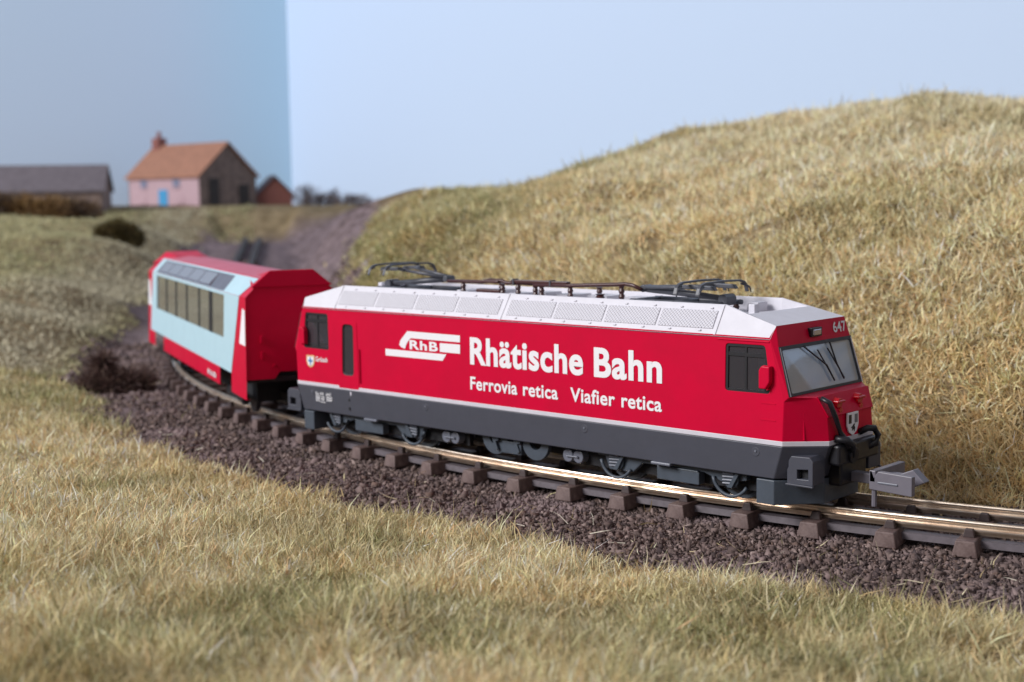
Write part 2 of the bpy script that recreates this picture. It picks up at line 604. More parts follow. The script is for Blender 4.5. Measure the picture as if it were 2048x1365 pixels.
def ground_z(x, y):
    u, v = np.clip((x - GX0) / GS, 0, NX - 1.001), np.clip((y - GY0) / GS, 0, NY - 1.001)
    i, j = u.astype(int), v.astype(int)
    a, b = u - i, v - j
    return (GZ[j, i] * (1 - a) + GZ[j, i + 1] * a) * (1 - b) + (GZ[j + 1, i] * (1 - a) + GZ[j + 1, i + 1] * a) * b


def soil_amount(x, y):
    """1 = bare purple-brown soil and ballast, 0 = grass"""
    l, s = track_coords(x, y)
    far = sstep(s, 2, 30)
    en = edge_near(x, y) + 1.6 * far * vnoise(x * 0.3, y * 0.3)
    back = sstep(-x, 9, 16)
    ef = edge_far(x, y) + 3.6 * back * (0.35 + fbm(x * 0.35, y * 0.35 + 8, 3)) + 2.2 * far
    d = np.where(l < 0, -l - en, l - ef)
    return (1 - sstep(d, -0.3, 0.42)) * (1 - sstep(s, 57, 62))


me = bpy.data.meshes.new('ground')
idx = np.arange(NX * NY).reshape(NY, NX)
quads = np.stack([idx[:-1, :-1], idx[:-1, 1:], idx[1:, 1:], idx[1:, :-1]], -1).reshape(-1, 4)
me.vertices.add(NX * NY)
me.vertices.foreach_set('co', np.stack([fx, fy, gz], 1).astype(np.float32).ravel())
me.loops.add(quads.size)
me.loops.foreach_set('vertex_index', quads.ravel().astype(np.int32))
me.polygons.add(len(quads))
me.polygons.foreach_set('loop_start', np.arange(0, quads.size, 4, dtype=np.int32))
me.polygons.foreach_set('use_smooth', np.ones(len(quads), bool))
me.update()
at = me.attributes.new('soil', 'FLOAT', 'POINT')
at.data.foreach_set('value', soil_amount(fx, fy).astype(np.float32))
gm = bpy.data.materials.new('ground_cover')
gm.use_nodes = True
nt = gm.node_tree
b = nt.nodes['Principled BSDF']
b.inputs['Roughness'].default_value = 0.95
b.inputs['Specular IOR Level'].default_value = 0.1
a = nt.nodes.new('ShaderNodeAttribute')
a.attribute_name = 'soil'
tc = nt.nodes.new('ShaderNodeTexCoord')


def noise_ramp(scale, c1, c2, lo=0.35, hi=0.65, detail=6):
    n = nt.nodes.new('ShaderNodeTexNoise')
    n.inputs['Scale'].default_value = scale
    n.inputs['Detail'].default_value = detail
    nt.links.new(tc.outputs['Object'], n.inputs[0])
    r = nt.nodes.new('ShaderNodeValToRGB')
    r.color_ramp.elements[0].position, r.color_ramp.elements[1].position = lo, hi
    r.color_ramp.elements[0].color, r.color_ramp.elements[1].color = c1, c2
    nt.links.new(n.outputs['Fac'], r.inputs[0])
    return r


r1 = noise_ramp(0.9, (0.15, 0.110, 0.060, 1), (0.29, 0.22, 0.13, 1))
r2 = noise_ramp(2.2, (0.10, 0.074, 0.076, 1), (0.25, 0.19, 0.20, 1))
mx = nt.nodes.new('ShaderNodeMix')
mx.data_type = 'RGBA'
nt.links.new(a.outputs['Fac'], mx.inputs[0])
nt.links.new(r1.outputs[0], mx.inputs[6])
nt.links.new(r2.outputs[0], mx.inputs[7])
nt.links.new(mx.outputs[2], b.inputs['Base Color'])
bn = nt.nodes.new('ShaderNodeTexNoise')
bn.inputs['Scale'].default_value = 9
bn.inputs['Detail'].default_value = 5
nt.links.new(tc.outputs['Object'], bn.inputs[0])
bp = nt.nodes.new('ShaderNodeBump')
bp.inputs['Strength'].default_value = 0.9
bp.inputs['Distance'].default_value = 0.08
nt.links.new(bn.outputs['Fac'], bp.inputs['Height'])
nt.links.new(bp.outputs[0], b.inputs['Normal'])
me.materials.append(gm)
ground = link('ground', me)
tag(ground, 'modelled landscape base with a hill, banks and a track bed', 'terrain', kind='structure')


# ------------------------------------------------------------------ sky backdrop: two painted boards meeting in a corner
def sky_mat(name, c_low, c_high, c_corner, cx, axis):
    m = bpy.data.materials.new(name)
    m.use_nodes = True
    nt = m.node_tree
    b = nt.nodes['Principled BSDF']
    b.inputs['Roughness'].default_value = 0.75
    b.inputs['Specular IOR Level'].default_value = 0.2
    tc = nt.nodes.new('ShaderNodeTexCoord')
    sp = nt.nodes.new('ShaderNodeSeparateXYZ')
    nt.links.new(tc.outputs['Object'], sp.inputs[0])
    n = nt.nodes.new('ShaderNodeTexNoise')
    n.inputs['Scale'].default_value = 0.05
    n.inputs['Detail'].default_value = 3
    nt.links.new(tc.outputs['Object'], n.inputs[0])
    ad = nt.nodes.new('ShaderNodeMath')
    ad.operation = 'MULTIPLY_ADD'
    ad.inputs[1].default_value = 12
    nt.links.new(n.outputs['Fac'], ad.inputs[0])
    nt.links.new(sp.outputs['Z'], ad.inputs[2])
    mr = nt.nodes.new('ShaderNodeMapRange')
    mr.inputs[1].default_value, mr.inputs[2].default_value = 8, 34
    nt.links.new(ad.outputs[0], mr.inputs[0])
    mx = nt.nodes.new('ShaderNodeMix')
    mx.data_type = 'RGBA'
    mx.inputs[6].default_value, mx.inputs[7].default_value = c_low, c_high
    nt.links.new(mr.outputs[0], mx.inputs[0])
    # bluer airbrushed patch beside the corner
    mr2 = nt.nodes.new('ShaderNodeMapRange')
    mr2.interpolation_type = 'SMOOTHSTEP'
    mr2.inputs[1].default_value, mr2.inputs[2].default_value = cx - 13, cx
    nt.links.new(sp.outputs[axis], mr2.inputs[0])
    mx2 = nt.nodes.new('ShaderNodeMix')
    mx2.data_type = 'RGBA'
    mx2.inputs[7].default_value = c_corner
    nt.links.new(mr2.outputs[0], mx2.inputs[0])
    nt.links.new(mx.outputs[2], mx2.inputs[6])
    nt.links.new(mx2.outputs[2], b.inputs['Base Color'])
    return m


KX, KY = -88.3, 64.0
sk1 = MB().prism_z([(KX - 0.6, KY + 0.6), (KX, KY), (KX - 38, -70), (KX - 38.6, -70)], -3, 60).build('sky_board_left', sky_mat('sky_left', (0.66, 0.80, 0.99, 1), (0.64, 0.80, 0.99, 1), (0.56, 0.79, 0.98, 1), KY, 'Y'))  # paler base and splayed angle make up for weak light on this board
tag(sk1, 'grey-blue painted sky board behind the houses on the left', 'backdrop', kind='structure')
sk2 = MB().box(KX, 90, KY, KY + 0.6, -3, 60).build('sky_board_right', sky_mat('sky_right', (0.58, 0.71, 0.90, 1), (0.57, 0.70, 0.90, 1), (0.5, 0.62, 0.86, 1), 300, 'X'))
tag(sk2, 'pale blue painted sky board behind the grassy hill', 'backdrop', kind='structure')


# ------------------------------------------------------------------ scattered cover
def visible(x, y, z, m=1.18):
    d = np.stack([x, y, z], 1) - CAM
    f = d @ CF
    u = (d @ CR) / f * FPX * 2
    v = (d @ CU) / f * FPX * 2
    return (f > 5) & (np.abs(u) < m) & (np.abs(v) < 0.6667 * m + 0.04)


def mesh_np(name, verts, tris, tint, m, smooth=False):
    me = bpy.data.meshes.new(name)
    me.vertices.add(len(verts))
    me.vertices.foreach_set('co', verts.astype(np.float32).ravel())
    me.loops.add(tris.size)
    me.loops.foreach_set('vertex_index', tris.astype(np.int32).ravel())
    me.polygons.add(len(tris))
    me.polygons.foreach_set('loop_start', np.arange(0, tris.size, 3, dtype=np.int32))
    if smooth:
        me.polygons.foreach_set('use_smooth', np.ones(len(tris), bool))
    me.update()
    at = me.attributes.new('tint', 'FLOAT_COLOR', 'POINT')
    c = np.ones((len(verts), 4), np.float32)
    c[:, :3] = tint
    at.data.foreach_set('color', c.ravel())
    me.materials.append(m)
    return me


def blades(base, direc, length, width, bend, tint):
    """base (n,3), unit direc (n,3); two-segment tapering ribbons"""
    n = len(base)
    side = np.cross(direc, rng.normal(size=(n, 3)))
    side /= np.linalg.norm(side, axis=1)[:, None]
    bd = rng.normal(size=(n, 3))
    bd[:, 2] -= 0.5
    bd -= (bd * direc).sum(1)[:, None] * direc
    bd /= np.linalg.norm(bd, axis=1)[:, None]
    L = length[:, None]
    p1 = base + direc * L * 0.55 + bd * (bend[:, None] * L * 0.22)
    p2 = base + direc * L + bd * (bend[:, None] * L * 0.75)
    w = (width * 0.5)[:, None]
    V = np.stack([base - side * w, base + side * w, p1 - side * w * 0.9, p1 + side * w * 0.9, p2], 1).reshape(-1, 3)
    o = (np.arange(n) * 5)[:, None]
    T = np.concatenate([o + np.array([[0, 1, 3]]), o + np.array([[0, 3, 2]]), o + np.array([[2, 3, 4]])], 0)
    return V, T, np.repeat(tint, 5, axis=0)


STRAW = np.array([[0.66, 0.55, 0.34], [0.60, 0.48, 0.27], [0.52, 0.42, 0.22], [0.72, 0.64, 0.46], [0.44, 0.28, 0.13], [0.36, 0.34, 0.18], [0.80, 0.75, 0.62], [0.26, 0.25, 0.13], [0.36, 0.18, 0.09]])


def grass_tint(x, y, n, green_bias, zone=None):
    p = np.array([0.22, 0.20, 0.16, 0.12, 0.09, 0.07, 0.07, 0.04, 0.03])
    k = rng.choice(9, size=n, p=p)
    # neighbouring fibres came off the same pinch of straw or the same pinch of green
    kk = np.minimum(8, (fbm(x * 1.9 + 80, y * 1.9, 2) * 9).astype(int))
    k = np.where(rng.random(n) < 0.25, kk, k)
    c = STRAW[k] * 0.78 + 0.22 * np.array([0.80, 0.73, 0.56])
    if zone is not None:
        zz = zone[:, None]
        pale = sstep(zz, 3.6, 5.8) * (0.35 + 0.65 * rng.random((n, 1))) * 0.55 * sstep(x, -20, -8)[:, None]
        c = c * (1 - pale) + np.array([0.66, 0.62, 0.50]) * pale
        gold = (1 - sstep(zz, 0.4, 3.2)) * rng.random((n, 1)) * 0.75
        c = c * (1 - gold) + np.array([0.47, 0.345, 0.165]) * gold
    g = np.clip((fbm(x * 0.28 + 11, y * 0.28, 3) - 0.47) * 3.2, 0, 1) * 0.55 + green_bias
    green = np.array([0.185, 0.205, 0.092])
    g = np.clip(g, 0, 0.95)[:, None] * rng.random((n, 1)) ** 0.6
    c = c * (1 - g) + green * (0.75 + 0.6 * rng.random((n, 1))) * g
    o = np.clip((fbm(x * 0.8 - 7, y * 0.8 + 2, 3) - 0.55) * 3, 0, 0.5)[:, None] * rng.random((n, 1))
    c = c * (1 - o) + np.array([0.52, 0.36, 0.17]) * o
    pt = 0.80 + 0.42 * fbm(x * 1.4 + 60, y * 1.4, 3)[:, None]
    return np.clip(np.array([1.50, 1.44, 1.36]) * c * pt * (0.58 + 0.74 * rng.random((n, 1))), 0, 0.90)


def scatter(n, dmin, dmax, power, accept):
    az = YAW + rng.uniform(-0.46, 0.46, n)
    D = dmin + (dmax - dmin) * rng.random(n) ** power
    x, y = CAM[0] - np.sin(az) * D, CAM[1] + np.cos(az) * D
    k = (x > GX0 + 1) & (x < GX1 - 1) & (y > GY0 + 1) & (y < GY1 - 8)
    x, y, D = x[k], y[k], D[k]
    z = ground_z(x, y)
    k = visible(x, y, z) & accept(x, y)
    return x[k], y[k], z[k], D[k]


def make_grass(name, label, n, dmin, dmax, power, accept, lmin, lmax, wid, tilt, green, shade=1.0):
    x, y, z, D = scatter(n, dmin, dmax, power, accept)
    so = soil_amount(x, y)
    thin = np.clip((0.42 - fbm(x * 1.3 + 21, y * 1.3, 3)) * 4, 0, 0.75)
    k = rng.random(len(x)) > np.clip(np.maximum(so * 1.05, thin), 0, 0.997)
    x, y, z, D, so = x[k], y[k], z[k], D[k], so[k]
    n = len(x)
    e = 0.3
    nx = -(ground_z(x + e, y) - ground_z(x - e, y)) / (2 * e)
    ny = -(ground_z(x, y + e) - ground_z(x, y - e)) / (2 * e)
    nrm = np.stack([nx * 0.6, ny * 0.6, np.ones(n)], 1)
    # the fibres lean together in patches
    la = fbm(x * 0.5, y * 0.5, 2) * 14
    lean = np.stack([np.cos(la), np.sin(la), np.zeros(n)], 1) * 0.28
    d = nrm + lean + rng.normal(size=(n, 3)) * tilt
    d[:, 2] = np.abs(d[:, 2]) + 0.12
    d /= np.linalg.norm(d, axis=1)[:, None]
    L = rng.uniform(lmin, lmax, n) * (1 + 0.7 * (rng.random(n) > 0.95)) * (0.55 + 0.9 * fbm(x * 1.2 + 30, y * 1.2, 2))
    W = wid * np.maximum(1.0, D / 17.0) ** 0.75 * rng.uniform(0.7, 1.3, n)
    g = green(x, y) if callable(green) else np.full(n, green)
    tint = grass_tint(x, y, n, g, z if name == 'hill_grass' else None)
    if name == 'field_grass':
        lt, _ = track_coords(x, y)
        strip = (sstep(lt, -9.5, -5.5) * (1 - sstep(lt, -4.2, -3.0)))[:, None] * 0.75
        tint = 0.35 * tint + 0.65 * np.array([0.43, 0.42, 0.27]) * (0.75 + 0.5 * fbm(x * 0.2 + 2, y * 0.07, 2))[:, None]
        tint = tint * (1 - strip) + np.array([0.56, 0.51, 0.42]) * strip
    V, T, C = blades(np.stack([x, y, z - 0.02], 1), d, L, W, rng.uniform(0.1, 1.3, n), tint * shade)
    o = link(name, mesh_np(name, V, T, C, M['blade']))
    tag(o, label, 'grass', kind='stuff')
    return o


def near_side(x, y):
    l, s = track_coords(x, y)
    return (l < 0) & (x > -22)


def hill_side(x, y):
    l, s = track_coords(x, y)
    return l >= 0


def field_side(x, y):
    l, s = track_coords(x, y)
    return (l < 0) & (x <= -18)


make_grass('foreground_grass', 'dry straw-coloured static grass in front of the track', 520000, 8.5, 36, 1.35, near_side, 0.11, 0.27, 0.0155, 0.82, lambda x, y: 0.10 + 0.75 * np.clip((fbm(x * 0.55 + 3, y * 0.55 + 50, 3) - 0.5) * 4, 0, 1) + 0.5 * np.exp(-((x + 14) ** 2 + (y + 3.5) ** 2) / 10), 0.95)
make_grass('hill_grass', 'dry tan static grass covering the hill behind the locomotive', 620000, 18, 62, 1.25, hill_side, 0.15, 0.32, 0.0185, 0.8,
           lambda x, y: 0.02 + 1.0 * sstep(-x, 10, 19) * (0.5 + fbm(x * 0.3, y * 0.3, 2)) + 1.1 * np.exp(-((x + 14.5) ** 2 + (y - 10.5) ** 2) / 16) + 0.35 * np.exp(-((x + 3) ** 2 + (y - 19) ** 2) / 3))
make_grass('field_grass', 'blurred olive grass on the field left of the coach', 330000, 26, 108, 1.0, field_side, 0.08, 0.18, 0.032, 0.8, lambda x, y: 0.35 + 0.6 * fbm(x * 0.12, y * 0.12, 2), np.array([0.98, 0.98, 0.92]))


# ballast chippings
IV = np.array([(1, 0, 0), (-1, 0, 0), (0, 1, 0), (0, -1, 0), (0, 0, 1), (0, 0, -1)], float)
IF = np.array([(0, 2, 4), (2, 1, 4), (1, 3, 4), (3, 0, 4), (2, 0, 5), (1, 2, 5), (3, 1, 5), (0, 3, 5)])


def stones(x, y, z, size, tint):
    n = len(x)
    V = IV[None] * (1 + 0.22 * rng.normal(size=(n, 6, 1))) + 0.28 * rng.normal(size=(n, 6, 3))
    sc = rng.uniform(0.5, 1.5, (n, 1, 3)) * np.array([1, 1, 0.8])
    q = rng.normal(size=(n, 4))
    q /= np.linalg.norm(q, axis=1)[:, None]
    w, a, b, c = q.T
    R = np.stack([1 - 2 * (b * b + c * c), 2 * (a * b - w * c), 2 * (a * c + w * b), 2 * (a * b + w * c), 1 - 2 * (a * a + c * c), 2 * (b * c - w * a),
                  2 * (a * c - w * b), 2 * (b * c + w * a), 1 - 2 * (a * a + b * b)], 1).reshape(n, 3, 3)
    V = np.einsum('nij,nkj->nki', R, V * sc) * size[:, None, None] + np.stack([x, y, z], 1)[:, None, :]
    T = (np.arange(n) * 6)[:, None, None] + IF[None]
    return V.reshape(-1, 3), T.reshape(-1, 3), np.repeat(tint, 6, axis=0)


def on_bed(x, y):
    return soil_amount(x, y) > 0.25


bx_, by_, bz_, bD = scatter(420000, 13, 46, 1.5, on_bed)
keep = rng.random(len(bx_)) < np.where(bD < 30, 1.0, 0.45)
bx_, by_, bz_, bD = bx_[keep], by_[keep], bz_[keep], bD[keep]
if len(bx_) > 88000:
    kk = rng.choice(len(bx_), 88000, replace=False)
    bx_, by_, bz_, bD = bx_[kk], by_[kk], bz_[kk], bD[kk]
nb = len(bx_)
pal = np.array([1.40, 1.34, 1.26]) * np.array([[0.088, 0.066, 0.064], [0.122, 0.092, 0.090], [0.050, 0.038, 0.040], [0.155, 0.120, 0.116], [0.10, 0.070, 0.062], [0.20, 0.16, 0.155]])
bt = pal[rng.choice(6, nb, p=[.3, .25, .17, .12, .12, .04])] * rng.uniform(0.7, 1.25, (nb, 1))
dust = np.clip((fbm(bx_ * 0.8 + 4, by_ * 0.8, 3) - 0.5) * 3, 0, 0.6)[:, None]
bt = bt * (1 - dust) + np.array([0.26, 0.195, 0.20]) * dust
bs = (0.016 + 0.038 * rng.random(nb) ** 2.2 + 0.035 * (rng.random(nb) > 0.985)) * np.maximum(1, bD / 24)
V, T, C = stones(bx_, by_, bz_ + rng.uniform(-0.025, 0.03, nb) * np.where(np.abs(track_coords(bx_, by_)[0]) < 1.1, 0.4, 1.0), bs, bt)
ballast = link('ballast', mesh_np('ballast', V, T, C, M['stonelet']))
tag(ballast, 'dark purple-brown ballast chippings around the sleepers', 'ballast', kind='stuff')

# a few long stray fibres lying on the ballast
l_n = 100
lx, ly, lz, lD = scatter(9000, 13, 32, 1.3, lambda x, y: (soil_amount(x, y) > 0.3) & (track_coords(x, y)[0] < -1.2))
kk = rng.permutation(len(lx))[:l_n]
d = rng.normal(size=(len(kk), 3)) * np.array([1, 1, 0.25])
d[:, 2] = np.abs(d[:, 2])
d /= np.linalg.norm(d, axis=1)[:, None]
V, T, C = blades(np.stack([lx[kk], ly[kk], lz[kk] + 0.05], 1), d, rng.uniform(0.15, 0.4, len(kk)), np.full(len(kk), 0.011), rng.uniform(0, 0.8, len(kk)), STRAW[rng.choice([0, 3, 6], len(kk))])
tag(link('stray_fibres', mesh_np('stray_fibres', V, T, C, M['blade'])), 'pale loose grass fibres strewn over the ballast', 'grass', kind='stuff')


# ------------------------------------------------------------------ track
track = empty('railway_track')
tag(track, 'narrow railway track with brown sleepers curving under the train', 'track')
GAUGE = 0.47


def rail_mesh(off, q0, q1, step, m):
    prof = [(-0.028, 0.0), (0.028, 0.0), (0.034, -0.012), (0.034, -0.034), (0.010, -0.046), (0.010, -0.072), (0.070, -0.080), (0.080, -0.088), (0.080, -0.106), (0.010, -0.116), (0.010, -0.165),
            (-0.010, -0.165), (-0.010, -0.116), (-0.080, -0.106), (-0.080, -0.088), (-0.070, -0.080), (-0.010, -0.072), (-0.010, -0.046), (-0.034, -0.034), (-0.034, -0.012)]
    qs = np.arange(q0, q1 + 1e-6, step)
    mb = MB()
    k = len(prof)
    for q in qs:
        for o2, z in prof:
            p, _ = track_point(q, off + o2, z)
            mb.v.append(tuple(p))
    for i in range(len(qs) - 1):
        for j in range(k):
            mb.f.append((i * k + j, i * k + (j + 1) % k, (i + 1) * k + (j + 1) % k, (i + 1) * k + j))
    return mb.mesh('rail', m)


for off in (-GAUGE, GAUGE):
    link('rail', rail_mesh(off, -13.5, 30.0, 0.4, M['rail']), track)
    r_ = link('far_rail', rail_mesh(off, 30.0, 80.0, 1.0, M['railfar']), track)
# plastic webbing under the rails
for off in (-GAUGE, GAUGE):
    mb = MB()
    qs = np.arange(-13.5, 30, 0.5)
    for q in qs:
        for o2, z in ((-0.10, -0.30), (-0.085, -0.215), (0.085, -0.215), (0.10, -0.30)):
            mb.v.append(tuple(track_point(q, off + o2, z)[0]))
    for i in range(len(qs) - 1):
        for j in range(3):
            mb.f.append((i * 4 + j, i * 4 + j + 1, i * 4 + j + 5, i * 4 + j + 4))
    mb.build('sleeper_web', M['web'], track)
# dark strips laid along the far rails
for off in (-GAUGE, GAUGE):
    mb = MB()
    qs = np.arange(44, 81, 2.0)
    for q in qs:
        for o2, z in ((-0.17, -0.3), (-0.17, -0.03), (0.17, -0.03), (0.17, -0.3)):
            mb.v.append(tuple(track_point(q, off + o2, z)[0]))
    for i in range(len(qs) - 1):
        for j in range(3):
            mb.f.append((i * 4 + j, i * 4 + j + 1, i * 4 + j + 5, i * 4 + j + 4))
    mb.build('far_rail_strip', M['darkwood'], track)

smesh = []
for k in range(4):
    mb = MB()
    # chunky sleeper, slightly waisted top
    j = lambda s=0.012: random.uniform(-s, s)
    mb.hexa([(-0.16, -0.87 + j(), -0.37), (0.16, -0.87 + j(), -0.37), (0.16, 0.87 + j(), -0.37), (-0.16, 0.87 + j(), -0.37)],
            [(-0.125 + j(), -0.84 + j(), -0.165), (0.125 + j(), -0.84 + j(), -0.165), (0.125 + j(), 0.84, -0.165), (-0.125, 0.84, -0.165)])
    smesh.append(mb.mesh('sleeper', M['sleeper'], bevel=0.018))
cmesh = MB().hexa([(-0.075, -0.05, -0.17), (0.075, -0.05, -0.17), (0.075, 0.05, -0.17), (-0.075, 0.05, -0.17)],
                  [(-0.05, -0.035, -0.062), (0.05, -0.035, -0.062), (0.05, 0.04, -0.062), (-0.05, 0.04, -0.062)]).mesh('rail_chair', M['chair'], bevel=0.012)
q = -12.62
while q < 62:
    p, ang = track_point(q)
    s_ = link('sleeper', smesh[random.randrange(4)], track, Matrix.Translation(p) @ Matrix.Rotation(ang + random.uniform(-0.02, 0.02), 4, 'Z'))
    if q < 24:
        for yy, sgn in ((-GAUGE - 0.125, 1), (-GAUGE + 0.125, -1), (GAUGE - 0.125, 1), (GAUGE + 0.125, -1)):
            link('rail_chair', cmesh, s_, Matrix.Translation((0, yy, 0)) @ Matrix.Rotation(0 if sgn > 0 else math.pi, 4, 'Z'))
    q += 0.965

# ------------------------------------------------------------------ locomotive
loco = empty('electric_locomotive')
tag(loco, 'red and silver model electric locomotive numbered 647 with white lettering', 'locomotive')
HW = 0.97
A = (4.81, 0.97, 2.25)
B = (5.02, 0.97, 1.45)
Cc = (5.0, 0.97, 0.93)
D = (4.843, 0.875, 2.418)
Ew = (4.908, 0.925, 2.15)
Fw = (5.09, 0.945, 1.516)
G = (5.323, 0.655, 1.493)
Hh = (5.43, 0.578, 1.242)
I = (5.456, 0.574, 0.93)


def P(v, sx, sy):
    return (v[0] * sx, v[1] * sy, v[2])


mb = MB()
win_poly = rounded([(4.118, 1.528), (4.80, 1.535), (4.815, 1.62), (4.735, 2.165), (4.128, 2.160)], 0.05)
door_win = rounded([(-3.765, 1.12), (-3.452, 1.12), (-3.445, 2.01), (-3.735, 2.01)], 0.09)
outer = [(-5.0, .93), (5.0, .93), (5.02, 1.45), (4.81, 2.25), (-4.81, 2.25), (-5.02, 1.45)]
for sy in (-1, 1):
    mir = [(-x, z) for x, z in win_poly][::-1]
    dw = door_win if sy < 0 else [(-x, z) for x, z in door_win][::-1]
    holed(mb, outer, [win_poly, mir, dw], lambda x, z: (x, sy * HW, z), lambda x, z: (x, sy * (HW - 0.05), z))
for sx in (-1, 1):
    for sy in (-1, 1):
        p = lambda v: P(v, sx, sy)
        mb.poly([p(A), p(D), p(Ew)])
        mb.poly([p(A), p(Ew), p(Fw), p(B)])
        mb.poly([p(B), p(Fw), p(G)])
        mb.poly([p(B), p(G), p(Hh)])
        mb.poly([p(B), p(Hh), p(I), p(Cc)])
    r, l = (lambda v: P(v, sx, -1)), (lambda v: P(v, sx, 1))
    mb.poly([r(D), r(Ew), l(Ew), l(D)])
    mb.poly([r(Fw), r(G), l(G), l(Fw)])
    mb.poly([r(G), r(Hh), l(Hh), l(G)])
    mb.poly([r(Hh), r(I), l(I), l(Hh)])
body = mb.build('body', M['red'], loco)
bv = body.modifiers.new('edge', 'BEVEL')
bv.width, bv.segments, bv.limit_method, bv.angle_limit = 0.012, 2, 'ANGLE', math.radians(8)
# hood slab a touch proud of the nose
for sx in (-1, 1):
    h = [(5.315, -.67, 1.505), (5.315, .67, 1.505), (5.437, .59, 1.235), (5.437, -.59, 1.235)]
    MB().hexa([(sx * x, y, z) for x, y, z in h], [(sx * (x + .014), y, z + .008) for x, y, z in h]).build('nose_panel', M['red'], body, bevel=0.006)
    for yy in (-0.80, 0.80):
        MB().tube([(sx * 5.20, yy * 0.985, 1.30), (sx * 5.215, yy * 0.985, 0.95)], 0.012, 6).build('hand_rail', M['red'], body)

# stripe and skirt follow the same plan
plan = [(5.0, -.972), (5.458, -.577), (5.458, .577), (5.0, .972), (-5.0, .972), (-5.458, .577), (-5.458, -.577), (-5.0, -.972)]


def scl(d):
    return [(x + math.copysign(d, x), y + math.copysign(d, y)) for x, y in plan]


MB().prism_z(scl(0.004), 0.868, 0.932).build('waist_stripe', M['stripe'], loco, bevel=0.006)
low = [(4.865, -.955), (5.30, -.55), (5.30, .55), (4.865, .955), (-4.865, .955), (-5.30, .55), (-5.30, -.55), (-4.865, -.955)]
skirt = MB().hexa([(x, y, 0.42) for x, y in low], [(x, y, 0.866) for x, y in scl(-0.006)]).build('skirt', M['skirt'], loco, bevel=0.012)
for x in (-1.69, 1.675, 4.6, -4.6):
    for sy in (-1, 1):
        MB().disc_y(x, 0.755, 0.062, sy * 0.955, sy * 0.976, 20).build('jacking_point', M['skirt'], skirt, bevel=0.006)
        MB().disc_y(x, 0.765, 0.016, sy * 0.97, sy * 0.986, 10).build('rivet', M['tank'], skirt)
for zz in (0.70, 0.55):
    MB().box(-3.62, -3.585, -0.976, -0.95, zz - 0.03, zz + 0.02).build('slot', M['under'], skirt)
MB().box(-3.565, -3.535, -0.978, -0.95, 0.78, 0.845).build('label_plate', M['stripe'], skirt)
# tiny printed data panel on the skirt
for body_t, x0, x1, cap, z0 in (('Ge 4/4', -4.505, -4.285, .055, .715), ('647', -4.215, -4.075, .055, .715)):
    o = link('skirt_marking', text_mesh(body_t, x0, x1, cap, 0.01, m=M['print']), skirt, Matrix.Translation((0, -0.978, z0)) @ Matrix.Rotation(math.pi / 2, 4, 'X'))
mb = MB()
for i, (x0, x1) in enumerate(((-4.50, -4.38), (-4.35, -4.26), (-4.21, -4.05))):
    for k in range(4 if i else 5):
        mb.box(x0, x1 - 0.01 * (k % 2), -0.9795, -0.975, .690 - .021 * k, .699 - .021 * k)
mb.box(-4.37, -4.23, -0.9795, -0.975, .590, .600)
mb.build('skirt_marking', M['print'], skirt)

